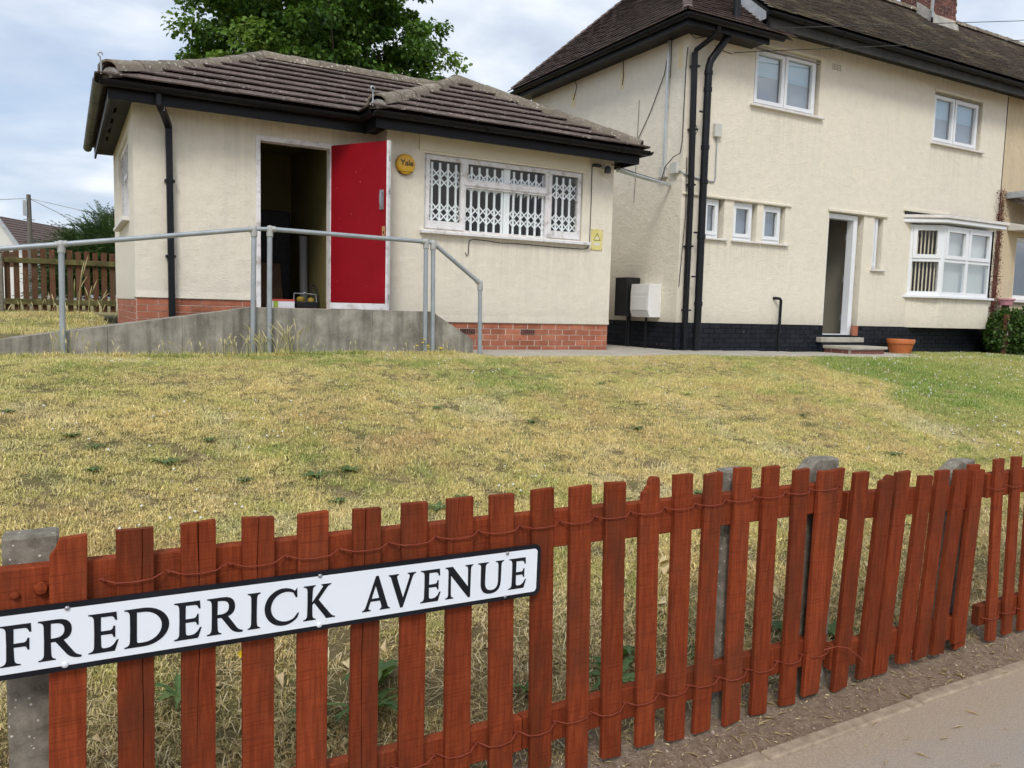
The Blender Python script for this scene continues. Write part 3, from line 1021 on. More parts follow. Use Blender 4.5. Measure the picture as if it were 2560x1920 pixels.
# left side window
mb = MB()
Ls = [(10.49, 11.05, .99, 1.86), (11.11, 11.6, 1.55, 1.86), (11.11, 11.6, .99, 1.5), (11.66, 12.17, .99, 1.86)]
wallmesh(mb, fx(XL + .03), 10.435, 12.215, .955, 1.915, .07, Ls)
sw = mb.build('window', 'white_wood', bung, bevel=.004)
for a, b, c, d in Ls:
    MB().box(XL + .05, XL + .055, a, b, c, d).build('pane', 'glass_old', sw)
MB().box(XL - .075, XL + .05, 10.40, 12.26, .905, .950).build('sill', 'sill', sw, bevel=.005)
MB().box(XL + .25, XL + .26, 10.45, 12.2, .98, 1.88).build('blind', 'net', sw)

# roof
EZ = 2.235
xa, xb, ya, yw2, yb2 = .40, 7.03, 9.33, 8.93, 13.52
RY, RZ = 11.42, 3.275
A = Vector((2.42, RY, RZ)); B = Vector((5.1, RY, RZ)); Wp = Vector((5.1, 10.93, RZ)); XV = 3.13
pit = (RZ - EZ) / (RY - ya)
# underlay: a closed deck just below the tiles
mb = MB()
dz = -.035
P = {'a': (xa, ya, EZ + dz), 'b': (XV, ya, EZ + dz), 'c': (XV, yw2, EZ + dz), 'd': (xb, yw2, EZ + dz), 'e': (xb, yb2, EZ + dz), 'f': (xa, yb2, EZ + dz), 'A': (*A.xy, A.z + dz), 'B': (*B.xy, B.z + dz), 'W': (*Wp.xy, Wp.z + dz)}
K = list(P); ix = {k: i for i, k in enumerate(K)}
mb.add([P[k] for k in K], [tuple(ix[c] for c in s_) for s_ in ('abBA', 'bcWB', 'cdW', 'deBW', 'efAB', 'faA')])
roof = mb.build('roof', 'concrete_tile', bung)
cbt = lambda m: m.build('roof_tile', 'concrete_tile', roof)
sl = math.hypot(RY - ya, RZ - EZ)
vfront = Vector((0, RY - ya, RZ - EZ))
tiles((xa, ya, EZ), (1, 0, 0), vfront, [(0, 0), (XV - xa, 0), (B.x - xa, sl), (A.x - xa, sl)], .33, .292, .015, .040, .0015, 1, cbt, .002)
slw = math.hypot(Wp.y - yw2, RZ - EZ)
tiles((XV, yw2, EZ), (1, 0, 0), (0, Wp.y - yw2, RZ - EZ), [(0, 0), (xb - XV, 0), (Wp.x - XV, slw)], .33, .285, .015, .040, .0015, 2, cbt, .002)
# left hip slope, wing's left sliver and the right slope (courses, seen edge-on if at all)
sll = math.hypot(A.x - xa, RZ - EZ)
tiles((xa, yb2, EZ), (0, -1, 0), (A.x - xa, 0, RZ - EZ), [(0, 0), (yb2 - ya, 0), (yb2 - RY, sll)], .33, .292, .015, .040, .0015, 3, cbt, .002)
sv = math.hypot(B.x - XV, RZ - EZ)
tiles((XV, ya, EZ), (0, -1, 0), (B.x - XV, 0, RZ - EZ), [(0, 0), (ya - yw2, 0), (ya - Wp.y, sv), (ya - RY, sv)], .33, .292, .015, .040, .0015, 4, cbt, .002)
sr = math.hypot(xb - B.x, RZ - EZ)
rest = tiles((xb, yw2, EZ), (0, 1, 0), (B.x - xb, 0, RZ - EZ), [(0, 0), (yb2 - yw2, 0), (RY - yw2, sr), (Wp.y - yw2, sr)], .33, .292, .015, .040, .0015, 5)
tag(rest.build('roof_tiles_beyond', 'concrete_tile', roof), kind='stuff')


def cap_run(p0, p1, n, sag=0, parent=roof, r=.125, h=.115, mat='ridge_tile'):
    p0, p1 = Vector(p0), Vector(p1)
    for i in range(n):
        t0, t1 = i / n, (i + 1) / n
        q0 = p0.lerp(p1, t0) - Vector((0, 0, sag * 4 * t0 * (1 - t0)))
        q1 = p0.lerp(p1, t1 + .012) - Vector((0, 0, sag * 4 * t1 * (1 - t1)))
        m = MB(); arch(m, q0, q1, r, h)
        m.build('ridge_tile', mat, parent, smooth=True)


up = Vector((0, 0, .075))
cap_run(Vector((xa + .05, ya + .05, EZ + .045)) + up, A + up * .55, 7, .055)
cap_run(A + up * .55, B + up * .55, 7)
cap_run(Vector((XV + .06, yw2 + .06, EZ + .035)) + up, Wp + up * .55, 6, .03)
cap_run(Wp + up * .55, Vector((xb - .05, yw2 + .05, EZ)) + up, 6)
cap_run(Wp + up * .55, B + up * .5, 1)
cap_run(Vector((xb - .05, yb2 - .05, EZ)) + up, B + up * .5, 7)
cap_run(Vector((xa + .05, yb2 - .05, EZ)) + up, A + up * .5, 7)
# end stops of mortar and hip irons
for hp in ((xa + .02, ya + .02, EZ + .02), (XV + .02, yw2 + .02, EZ + .02), (xa + .02, yb2 - .02, EZ + .02)):
    s_ = -1 if hp[1] > 13 else 1
    q = Vector(hp)
    ph = [q + Vector((-.03, -.03 * s_, 0)), q + Vector((-.03, -.03 * s_, .10)), q + Vector((-.035, -.035 * s_, .17))] + [q + Vector((-.035 - .022 * math.sin(t) * 1, -.035 * s_, .17 + .022 * (1 - math.cos(t)))) for t in (.8, 1.6, 2.4, 3.2, 4.0, 4.8)]
    MB().tube(ph, .009, 6).build('hip_iron', 'galv', roof, smooth=True)
    m = MB()
    arch(m, q + Vector((.06, .06 * s_, .05)), q + Vector((.10, .10 * s_, .065)), .11, .10, 6, .095)
    m.build('mortar_stop', 'flaunch', roof)

# fascia, soffit, gutters
mb = MB()
mb.box(xa + .05, XV + .05, ya + .035, ya + .06, 2.035, 2.20)
mb.box(XV + .05, XV + .075, yw2 + .035, ya + .06, 2.03, 2.20)
mb.box(XV + .075, xb - .05, yw2 + .035, yw2 + .06, 2.03, 2.20)
mb.box(xb - .075, xb - .05, yw2 + .06, yb2 - .05, 2.03, 2.20)
fas = mb.build('fascia', 'black_gloss', bung, bevel=.003)
MB().box(xa + .05, xa + .075, ya + .06, yb2 - .05, 2.035, 2.20).build('fascia', 'black_gloss', bung, bevel=.003)
mb = MB()
mb.box(xa + .075, XV + .05, ya + .06, YF, 2.106, 2.114)
mb.box(XV + .075, xb - .075, yw2 + .06, YW, 2.104, 2.112)
mb.box(XR, xb - .075, YW, yb2 - .05, 2.104, 2.112)
mb.box(XV + .05, XJ, ya + .06, YF, 2.105, 2.113)
mb.build('soffit', 'soffit', bung)
mb = MB()
wallmesh(mb, lambda u, z, d: (z, u, 2.104 + d), YF, yb2 - .05, xa + .075, XL, .012, [(10.1 + i * .62, 10.4 + i * .62, .545, .575) for i in range(4)])
mb.build('soffit', 'soffit', bung)
g = MB()
GZ = 2.198
gutter_run(g, (xa - .03, ya - .045, GZ), (XV - .0, ya - .045, GZ))
gutter_run(g, (XV - .0, ya - .045, GZ), (XV - .0, yw2 - .045, GZ))
gutter_run(g, (XV - .0, yw2 - .045, GZ), (xb + .03, yw2 - .045, GZ))
gut = g.build('gutter', 'black_gloss', bung, smooth=True)
g = MB(); gutter_run(g, (xa - .03, yb2 + .05, GZ), (xa - .03, ya - .06, GZ))
gut2 = g.build('gutter', 'old_gutter', bung, smooth=True)
g = MB(); gutter_run(g, (xb + .03, yw2 - .095, GZ), (xb + .03, yb2, GZ))
g.build('gutter', 'black_gloss', bung, smooth=True)
for gx in (1.9, 4.55, 5.75, 6.6):
    yy = ya if gx < 3 else yw2
    g = MB()
    for k in range(9):
        pass
    pts = [(gx, yy - .045 + .067 * math.cos(math.pi + math.pi * k / 8), GZ + .067 * math.sin(math.pi + math.pi * k / 8)) for k in range(9)]
    for k in range(8):
        g.prism([pts[k], pts[k + 1], (gx, yy - .045 + (pts[k + 1][1] - yy + .045) * .9, GZ + (pts[k + 1][2] - GZ) * .9), (gx, yy - .045 + (pts[k][1] - yy + .045) * .9, GZ + (pts[k][2] - GZ) * .9)], (.035, 0, 0))
    g.build('gutter_joint', 'black_gloss', gut)
for gy in (10.2, 11.1, 12.0, 12.9):
    g = MB()
    pts = [(xa - .03 + .062 * math.cos(math.pi + math.pi * k / 8), gy, GZ + .062 * math.sin(math.pi + math.pi * k / 8)) for k in range(9)]
    for k in range(8):
        g.prism([pts[k], pts[k + 1], (xa - .03 + (pts[k + 1][0] - xa + .03) * .9, gy, GZ + (pts[k + 1][2] - GZ) * .9), (xa - .03 + (pts[k][0] - xa + .03) * .9, gy, GZ + (pts[k][2] - GZ) * .9)], (0, .03, 0))
    g.build('gutter_joint', 'black_gloss', gut2)
# square rainwater pipe with swan neck
dp = MB()
dp.tube([(.92, ya - .02, 2.14), (.925, ya - .015, 2.03), (.95, ya + .02, 1.98)], .036, 10)


def sqtube(mb, path, w):
    for a, b in zip(path, path[1:]):
        a, b = Vector(a), Vector(b)
        d = (b - a).normalized()
        s1 = Vector((1, 0, 0)); s2 = d.cross(s1).normalized(); s1 = s2.cross(d)
        q = [a + s1 * i * w + s2 * j * w for i, j in ((-1, -1), (1, -1), (1, 1), (-1, 1))] + [b + s1 * i * w + s2 * j * w for i, j in ((-1, -1), (1, -1), (1, 1), (-1, 1))]
        mb.hexa(q)


sqtube(dp, [(.95, ya + .0, 2.0), (1.05, YF - .055, 1.885)], .034)
sqtube(dp, [(1.05, YF - .05, 1.90), (1.06, YF - .05, -.36)], .033)
dpo = dp.build('downpipe', 'pipe', bung, bevel=.004)
for zz in (1.30, .48):
    MB().box(1.052 - .05, 1.052 + .052, YF - .088, YF - .002, zz - .014, zz + .014).build('pipe_bracket', 'pipe', dpo)
# thin cable round the window
cb_ = MB()
cb_.tube([(4.505, 9.292, .70), (4.52, 9.292, .66), (4.545, 9.292, .68), (4.548, 9.292, .80), (4.56, 9.292, .855), (4.606, 9.292, .876), (4.85, 9.292, .868), (5.0, 9.292, .855), (5.245, 9.292, .862), (5.8, 9.292, .852), (6.30, 9.292, .852), (6.39, 9.292, .868), (6.42, 9.292, .93), (6.424, 9.292, 1.5), (6.42, 9.292, 1.99)], .0055, 6)
cb_.build('cable', 'cable', bung)

# ------------------------------------------------------------------ things on the bungalow
al = thing('alarm_box', (3.663, 9.3, 1.712), 'round yellow alarm box with a brand name beside the red door', 'alarm')
m = MB().lathe([(.118, 0), (.124, .012), (.124, .03), (.118, .044), (.105, .051), (.06, .054), (.002, .055)], (3.663, 9.298, 1.712), 32, 'y')
m.build('cover', 'yellow', al, smooth=True)
m = MB()
for a0 in np.linspace(-2.35, -.8, 9)[:-1]:
    a1 = a0 + (2.35 - .8) / 8
    def rp(a, r, d):
        return (3.663 + math.cos(a) * r, 9.298 - d, 1.712 + math.sin(a) * r)
    am = -1.575
    zz = -.088
    def cut(a):
        return rp(a, min(.12, zz / math.sin(a) if math.sin(a) < 0 else .12), .0)
    m.prism([rp(a0, .1265, .03), rp(a1, .1265, .03), (cut(a1)[0], 9.298 - .056, cut(a1)[2] - .0), (cut(a0)[0], 9.298 - .056, cut(a0)[2])], (0, .03, 0))
m.build('lower_band', 'dark_grey', al)
fc = bpy.data.curves.new('txt', 'FONT'); fc.body = 'Yale'; fc.size = .096; fc.align_x = 'CENTER'; fc.align_y = 'CENTER'; fc.extrude = .0015; fc.offset = .0018
fo = bpy.data.objects.new('txt', fc); C.objects.link(fo)
me = bpy.data.meshes.new_from_object(fo.evaluated_get(bpy.context.evaluated_depsgraph_get()))
bpy.data.objects.remove(fo)
me.materials.clear(); me.materials.append(MAT['text_dark'])
ob = bpy.data.objects.new('lettering', me); C.objects.link(ob); ob.parent = al
ob.location = (.010, -.0575, .012); ob.rotation_euler = (math.pi / 2, 0, 0)

ws = thing('warning_sign', (6.54, 9.3, .85), 'small faded yellow warning plate with a triangle, screwed right of the grilled window', 'sign')
MB().box(6.448, 6.636, 9.290, 9.298, .85, 1.137).build('plate', 'yellow_fade', ws)
m = MB()
tri = [(6.488, .985), (6.60, .985), (6.544, 1.085)]
for i in range(3):
    a, b = Vector((*tri[i], 0)), Vector((*tri[(i + 1) % 3], 0))
    d = (b - a).normalized(); n_ = Vector((-d.y, d.x, 0)) * .003
    m.prism([((a - n_).x, 9.2892, (a - n_).y), ((b - n_).x, 9.2892, (b - n_).y), ((b + n_).x, 9.2892, (b + n_).y), ((a + n_).x, 9.2892, (a + n_).y)], (0, -.0006 - .0001 * i, 0))
m.build('triangle', 'text_dark', ws)
MB().box(6.51, 6.575, 9.2885, 9.2896, 1.01, 1.024).build('pale_patch', 'cap_white', ws)
MB().box(6.50, 6.588, 9.2885, 9.2896, .915, .953).build('print_block', 'net', ws)
for a in (6.458, 6.626):
    for b in (.862, 1.125):
        MB().lathe([(.007, 0), (.006, .003), (.001, .004)], (a, 9.290, b), 8, 'y').build('screw', 'cable', ws)
sl_ = thing('security_lamp', (6.60, 9.3, 2.0), 'small dark security lamp under the eaves at the bungalow corner', 'lamp')
m = MB().box(6.585, 6.65, 9.22, 9.30, 1.965, 2.02); m.build('bracket', 'grey_box', sl_)
MB().lathe([(.02, .0), (.045, -.03), (.05, -.075), (.04, -.10), (.002, -.105)], (6.61, 9.19, 2.0), 16).build('lamp_head', 'dark_grey', sl_, smooth=True)
m = MB().box(6.42, 6.55, 9.25, 9.30, 1.985, 2.025); m.build('junction_box', 'dark_grey', sl_, bevel=.005)

# ------------------------------------------------------------------ things just inside the doorway
t = thing('cardboard_box', (2.35, 10, -.06), 'white carton with red lid and green label on the doorway floor', 'box')
MB().box(2.20, 2.49, 9.93, 10.15, -.06, .022).build('carton', 'box_white', t)
MB().box(2.196, 2.494, 9.926, 10.154, .0225, .045).build('lid', 'box_red', t)
MB().box(2.235, 2.29, 9.925, 9.9295, -.058, .02).build('label', 'box_green', t)
t = thing('tool_bag', (2.66, 10.1, -.06), 'open black tool bag with a pale wire handle just inside the doorway', 'bag')
MB().hexa([(2.53, 10.0, -.06), (2.80, 10.0, -.06), (2.80, 10.2, -.06), (2.53, 10.2, -.06), (2.52, 9.98, .02), (2.815, 9.98, .02), (2.815, 10.22, .02), (2.52, 10.22, .02)]).build('body', 'bag_black', t, bevel=.01)
MB().tube([(2.52, 10.1, .015), (2.528, 10.1, .125), (2.64, 10.1, .122), (2.665, 10.1, .14), (2.69, 10.1, .122), (2.803, 10.1, .115), (2.81, 10.1, .015)], .006, 8).build('handle', 'galv', t)
MB().lathe([(.005, 0), (.05, .005), (.055, .04), (.04, .06), (.004, .065)], (2.61, 10.1, .02), 14).build('tool', 'tool_yellow', t, smooth=True)
MB().lathe([(.005, 0), (.045, .005), (.04, .04), (.03, .05), (.004, .055)], (2.74, 10.1, .02), 14).build('tool', 'tool_yellow', t, smooth=True)
t = thing('hand_trolley', (2.85, 10.35, -.06), 'folded black trolley standing behind the tool bag', 'trolley')
MB().tube([(2.86, 10.3, -.06), (2.80, 10.35, .23), (2.835, 10.37, .245), (2.875, 10.37, .215), (2.885, 10.3, -.06)], .013, 8).build('frame', 'bag_black', t)
m = MB().box(2.79, 2.91, 10.25, 10.38, -.06, -.045); m.build('foot_plate', 'bag_black', t)
t = thing('rolled_cover', (2.84, 10.9, -.06), 'tall pale roll standing upright in the dark doorway', 'roll')
MB().tube([(2.86, 10.9, -.06), (2.85, 10.9, .9)], .055, 16).build('roll', 'white_stuff', t, smooth=True)
tag(MB().hexa([(2.30, 11.2, -.06), (2.75, 11.2, -.06), (2.75, 11.5, -.06), (2.30, 11.5, -.06), (2.30, 11.2, 1.25), (2.75, 11.2, 1.25), (2.75, 11.5, 1.25), (2.30, 11.5, 1.25)]).build('light_blocker', 'bag_black', org=(2.5, 11.35, -.06), bevel=.02), 'tall black block added deep in the doorway to keep it dark', 'blocker')  # black block added to stop light reaching the back of the doorway
tag(MB().hexa([(2.1, 10.75, -.06), (2.55, 10.75, -.06), (2.55, 10.80, -.06), (2.1, 10.80, -.06), (2.1, 10.95, .53), (2.55, 10.95, .52), (2.55, 11.0, .52), (2.1, 11.0, .53)]).build('wooden_board', 'board', org=(2.3, 10.8, -.06)), 'brown board leaning at the back of the doorway', 'board')

# ------------------------------------------------------------------ ramp and handrail
ramp_t = thing('access_ramp', (1.8, 8.9, -.56), 'grey concrete access ramp with landing in front of the red door', 'ramp')


def rtop(x):
    if x < 1.66:
        return -.065 + (x - 1.66) * .152
    if x < 3.70:
        return -.055
    return max(-.37, -.058 - (x - 3.70) * .60)


RYF = 8.47
jo = [-2.6, -1.55, -.62, .36, 1.02, 1.68, 2.30, 2.98, 4.24]
for a, b in zip(jo, jo[1:]):
    xs_ = [a] + [q for q in (1.66, 3.70) if a < q < b] + [b]
    if b > 4:
        xs_ = [a, 3.69, 3.74, 4.0, 4.215, 4.24]
    tops = [(q if q not in (a, b) else (q + .0015 if q == a else q - .0015), RYF, rtop(q)) for q in xs_]
    if b > 4:
        tops[-1] = (4.236, RYF, -.40)
    poly = [(a + .0015, RYF, -.95), (b - .0015, RYF, -.95)] + tops[::-1]
    MB().prism(poly, (0, .11, 0)).build('side_panel', 'ramp', ramp_t, bevel=.002)
mb = MB()
mb.prism([(-2.6, RYF + .11, -.95), (3.46, RYF + .11, -.95), (3.46, RYF + .11, -.075), (1.66, RYF + .11, -.085), (-2.6, RYF + .11, rtop(-2.6) - .02)], (0, .80, 0))
mb.build('deck', 'ramp', ramp_t)
MB().box(1.7, 3.44, RYF + .911, 9.69, -.9, -.078).build('landing', 'ramp', ramp_t)
for i, (a, b, z) in enumerate(((3.47, 3.75, -.22), (3.751, 4.03, -.39))):
    MB().box(a, b, RYF + .112, 9.28, -.9, z).build('step', 'ramp', ramp_t, bevel=.006)

hr = thing('handrail', (1.8, 8.44, -.56), 'galvanised tube handrail on posts along the concrete ramp', 'handrail')
PY = 8.43
RAD = .0255
posts = [(-1.75, .225), (-.002, .478), (1.705, .737), (1.862, .748), (3.592, .728), (3.678, .72), (4.287, .287)]
leans = [0, -.012, -.025, -.012, .008, .02, .02]
for (x, z), ln in zip(posts, leans):
    MB().tube([(x + ln, PY, -.85), (x, PY, z - .02)], RAD, 14).build('post', 'galv', hr, smooth=True)
for i, j in ((0, 1), (1, 2), (3, 4), (5, 6)):
    MB().tube([(posts[i][0], PY, posts[i][1]), (posts[j][0], PY, posts[j][1])], RAD - .0015, 14).build('rail', 'galv', hr, smooth=True)
MB().tube([(posts[0][0] - 1.7, PY, posts[0][1] - .255), (posts[0][0], PY, posts[0][1])], RAD - .0015, 14).build('rail', 'galv', hr, smooth=True)
MB().tube([(posts[2][0], PY, posts[2][1]), (posts[3][0], PY, posts[3][1])], RAD * .8, 12).build('rail', 'galv', hr, smooth=True)
MB().tube([(posts[4][0], PY, posts[4][1]), (posts[5][0], PY, posts[5][1])], RAD * .8, 12).build('rail', 'galv', hr, smooth=True)
for k, (x, z) in enumerate(posts):
    m = MB().lathe([(.001, .036), (.02, .034), (.030, .022), (.033, .0), (.033, -.075), (.028, -.08)][::-1], (x, PY, z), 16)
    if k in (1,):
        m.tube([(x - .05, PY, z - .0075), (x + .05, PY, z + .0075)], .031, 14)
    elif k in (0, 2, 4, 6):
        dzz = .15 if k in (0, 2) else (-.01 if k == 4 else -.71)
        d = Vector((1, 0, dzz)).normalized() * .055
        m.tube([(x - d.x, PY, z - d.z), (x, PY, z)], .031, 14)
    else:
        d = Vector((1, 0, -.01 if k == 3 else -.71)).normalized() * .055
        m.tube([(x, PY, z), (x + d.x, PY, z + d.z)], .031, 14)
    m.build('tube_fitting', 'galv_cap', hr, smooth=True)

# ------------------------------------------------------------------ house
hs = thing('terraced_house', (12, 11.5, -.57), 'two-storey cream roughcast house with black brick base and white windows', 'house')
HX, HY, HR, HB = 8.05, 9.3, 16.22, 13.55
HT = 4.42
holes = {'w1': (9.40, 10.875, 3.265, 4.165), 'w2': (13.915, 15.41, 3.24, 4.145), 's1': (8.52, 8.915, 1.15, 1.76), 's2': (9.115, 9.62, 1.15, 1.755), 's3': (9.75, 10.25, 1.15, 1.758),
         'door': (11.29, 12.19, -.32, 1.775), 'n': (12.465, 12.715, .85, 1.765), 'bay': (13.5, 15.5, .42, 1.80)}
mb = MB()
wallmesh(mb, fy(HY), HX, HR, -.138, HT, .24, list(holes.values()))
wallmesh(mb, fx(HX), HY + .24, HB, -.138, 4.10, .24, [])
wallmesh(mb, fy(HB), HX, HR, -.138, 4.10, .24, [])
hw = mb.build('wall', 'roughcast', hs)
MB().box(HX + .25, HR, HY + .25, HB - .01, 2.28, 2.36).build('upper_floor', 'hall', hs)
MB().box(HX + .02, HR, HY + .02, HB + .2, 4.105, 4.13).build('loft_floor', 'hall', hs)
MB().box(HX + .25, HR, HY + .25, HB - .01, -.42, -.325).build('ground_floor', 'hall', hs)
# projecting head strips
MB().box(8.06, 10.36, HY - .03, HY, 1.76, 1.80).build('head_drip', 'roughcast', hw, bevel=.008)
MB().box(11.26, 12.80, HY - .032, HY, 1.777, 1.83).build('head_drip', 'roughcast', hw, bevel=.008)
MB().box(9.38, 10.98, HY - .03, HY, 4.167, 4.20).build('head_drip', 'lintel', hw)
MB().box(13.89, 15.44, HY - .03, HY, 4.147, 4.18).build('head_drip', 'lintel', hw)
MB().box(13.24, 14.6, HY - .035, HY, 1.945, 1.985).build('head_drip', 'roughcast', hw)
# black-painted brick base
mb = MB()
wallmesh(mb, fy(HY - .012), HX - .012, HR, -1.0, -.14, .24, [(11.29, 12.19, -.32, .1)])
wallmesh(mb, fx(HX - .012), HY + .228, HB, -1.0, -.14, .24, [])
hbse = mb.build('brick_base', 'dark_mortar', hs)
bricks(hbse, fy(HY - .012), HX - .012, HR, -.62, -.145, 'dark_brick', skip=lambda u, z: 11.15 < u < 12.3 and z > -.36, proud=.004)
bricks(hbse, fx(HX - .012), HY - .012 + .06, 12.2, -.60, -.145, 'dark_brick', phase=1, axis='x', proud=.004)
MB().box(12.06, 12.19, HY - .022, HY + .02, -.31, -.14).build('bare_brick', 'brick', hbse)

# windows


def upvc(parent, lights, x0, x1, z0, z1, yf, back, sashes=(), frame=.05, label=None, mat='upvc'):
    m = MB()
    wallmesh(m, fy(yf), x0, x1, z0, z1, .06, lights)
    wn = m.build('window', mat, parent, bevel=.004)
    for k, (a, b, c, d) in enumerate(lights):
        if k in sashes:
            m = MB()
            wallmesh(m, fy(yf - .018), a - .022, b + .022, c - .022, d + .022, .05, [(a + .032, b - .032, c + .032, d - .032)])
            m.build('sash', mat, wn, bevel=.006)
        MB().box(a, b, yf + .022, yf + .028, c, d).build('pane', 'glass', wn)
        if back:
            MB().box(a - .02, b + .02, yf + .11, yf + .116, c - .02, d + .02).build('blind', back, wn)
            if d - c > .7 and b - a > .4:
                MB().box(a - .015, b + .015, yf + .095, yf + .099, c + (d - c) * .55 + random.uniform(-.02, .02), d + .02).build('reflection_panel', 'sky_reflection', wn)  # pale blue sheet imitates the sky reflection in the upper half of the light
    return wn


def sillbox(parent, x0, x1, z, y0, h=.04, mat='sill'):
    MB().hexa([(x0, y0, z - h), (x1, y0, z - h), (x1, HY + .08, z - h), (x0, HY + .08, z - h), (x0, y0, z - .008), (x1, y0, z - .008), (x1, HY + .08, z), (x0, HY + .08, z)]).build('sill', mat, parent, bevel=.005)


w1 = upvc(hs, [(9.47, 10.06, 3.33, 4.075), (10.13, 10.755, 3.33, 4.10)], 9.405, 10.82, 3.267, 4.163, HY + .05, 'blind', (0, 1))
sillbox(w1, 9.33, 10.97, 3.265, HY - .06)
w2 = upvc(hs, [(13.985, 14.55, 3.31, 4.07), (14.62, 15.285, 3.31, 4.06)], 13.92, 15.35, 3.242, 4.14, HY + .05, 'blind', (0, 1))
sillbox(w2, 13.87, 15.49, 3.24, HY - .06)
for (a, b) in ((8.525, 8.85), (9.12, 9.565), (9.755, 10.2)):
    q = upvc(hs, [(a + .055, b - .055, 1.24, 1.69)], a, b, 1.17, 1.752, HY + .06, 'blind', (0,))
    sillbox(q, a - .04, b + .13, 1.168, HY - .05, .038)
q = upvc(hs, [(12.52, 12.60, .945, 1.70)], 12.47, 12.65, .885, 1.758, HY + .06, 'blind', (0,))
sillbox(q, 12.43, 12.81, .87, HY - .05, .038)
# bay: canted left light and front lights
BY = 8.98
bay = thing('bay_dummy', (14.4, 9.1, .4), '', '')
bpy.data.objects.remove(bay)
m = MB()
bx0, bx1, bxr = 13.50, 14.02, 15.58


def fcant(u, z, d):
    # left cheek from the wall (13.50,9.3) to the corner (14.02,8.98)
    a, b = Vector((13.50, 9.30, 0)), Vector((14.02, BY, 0))
    dd = (b - a).normalized(); nn = Vector((-dd.y, dd.x, 0))
    q = a + dd * u + nn * d
    return (q.x, q.y, z)


CL = math.hypot(.52, .32)
cl_l = [(.08, CL - .09, 1.15, 1.66), (.06, CL - .07, .52, 1.06)]
wallmesh(m, fcant, 0, CL, .445, 1.72, .06, cl_l)
fr_l = [(14.10, 14.68, 1.15, 1.64), (14.80, 15.44, 1.15, 1.64), (14.06, 14.72, .52, 1.06), (14.80, 15.48, .52, 1.06)]
wallmesh(m, fy(BY), 14.022, 15.56, .445, 1.71, .06, fr_l)
wallmesh(m, lambda u, z, d: (15.56 + (9.3 - u) * -.35 + .112 - d, u, z), BY, 9.3, .445, 1.71, .06, [])
bayo = m.build('bay_window', 'upvc', hs, bevel=.004)
m = MB(); wallmesh(m, lambda u, z, d: fcant(u, z, d - .018), .05, CL - .05, 1.12, 1.69, .05, [(.12, CL - .13, 1.19, 1.62)]); m.build('sash', 'upvc', bayo, bevel=.005)
for a, b, c, d in fr_l[:2]:
    m = MB(); wallmesh(m, fy(BY - .018), a - .03, b + .03, c - .03, d + .03, .05, [(a + .03, b - .03, c + .035, d - .035)]); m.build('sash', 'upvc', bayo, bevel=.005)
for a, b, c, d in cl_l:
    m = MB(); m.hexa([fcant(a, c, .03), fcant(b, c, .03), fcant(b, c, .036), fcant(a, c, .036), fcant(a, d, .03), fcant(b, d, .03), fcant(b, d, .036), fcant(a, d, .036)]); m.build('pane', 'glass_old', bayo)
for a, b, c, d in fr_l:
    MB().box(a, b, BY + .022, BY + .028, c, d).build('pane', 'glass', bayo)
for i in range(9):
    u = .03 + i * .068
    m = MB(); m.hexa([fcant(u, .47, .10), fcant(u + .030, .47, .112), fcant(u + .030, .47, .114), fcant(u, .47, .102), fcant(u, 1.7, .10), fcant(u + .030, 1.7, .112), fcant(u + .030, 1.7, .114), fcant(u, 1.7, .102)]); m.build('blind_slat', 'slat', bayo)
MB().box(14.05, 15.52, BY + .13, BY + .14, .47, 1.70).build('curtain', 'net', bayo)
# bay sill, roof
m = MB(); m.prism([(13.37, 9.31, .40), (13.93, 8.93, .40), (15.66, 8.93, .40), (15.66, 9.31, .40)], (0, 0, .042)); m.build('sill', 'upvc', bayo, bevel=.005)
m = MB(); m.prism([(13.27, 9.31, 1.745), (13.86, 8.86, 1.745), (15.76, 8.86, 1.745), (15.76, 9.31, 1.745)], (0, 0, .075)); br = m.build('bay_roof', 'upvc', bayo, bevel=.01)
m = MB(); m.prism([(13.24, 9.31, 1.822), (13.84, 8.83, 1.822), (15.80, 8.83, 1.822), (15.80, 9.31, 1.822)], (0, 0, .06)); m.build('roof_edge', 'sill', br, bevel=.008)
m = MB(); m.prism([(13.30, 9.30, 1.884), (13.9, 8.88, 1.884), (15.7, 8.88, 1.884), (15.7, 9.30, 1.884)], (0, 0, .01)); m.add([(13.28, 9.296, 1.885), (14.5, 9.05, 1.895), (13.28, 9.296, 1.95)], [(0, 1, 2)]); m.build('felt', 'soffit', br)
m = MB(); m.prism([(13.5, 9.30, .41), (14.02, BY + .02, .41), (15.6, BY + .02, .41), (15.6, 9.30, .41)], (0, 0, -.555)); m.build('bay_base', 'roughcast', bayo)

# house door: frame, open leaf, hall
m = MB(); wallmesh(m, fy(HY + .06), 11.30, 12.10, -.315, 1.76, .13, [(11.37, 12.0, -.285, 1.68)]); dfr = m.build('door_frame', 'upvc', hs, bevel=.004)
m = MB(); m.box(11.305, 11.36, HY + .195, HY + .95, -.30, 1.68); lf = m.build('door_leaf', 'upvc', hs, bevel=.004)
for zz in (-.05, .62, 1.35):
    MB().box(11.9985, 12.012, HY + .1905, HY + .225, zz, zz + .11).build('hinge', 'screw', lf)
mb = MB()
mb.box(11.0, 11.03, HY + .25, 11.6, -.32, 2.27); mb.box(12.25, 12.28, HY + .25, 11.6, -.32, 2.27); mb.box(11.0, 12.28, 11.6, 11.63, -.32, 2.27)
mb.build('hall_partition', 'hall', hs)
m = MB(); wallmesh(m, fy(11.55), 11.35, 12.15, -.32, 1.75, .04, [(11.45, 11.72, .6, 1.62), (11.78, 12.05, .6, 1.62), (11.45, 11.72, -.2, .45), (11.78, 12.05, -.2, .45)]); m.box(11.36, 12.14, 11.575, 11.588, -.31, 1.74); m.build('inner_door', 'hall', hs, bevel=.008)

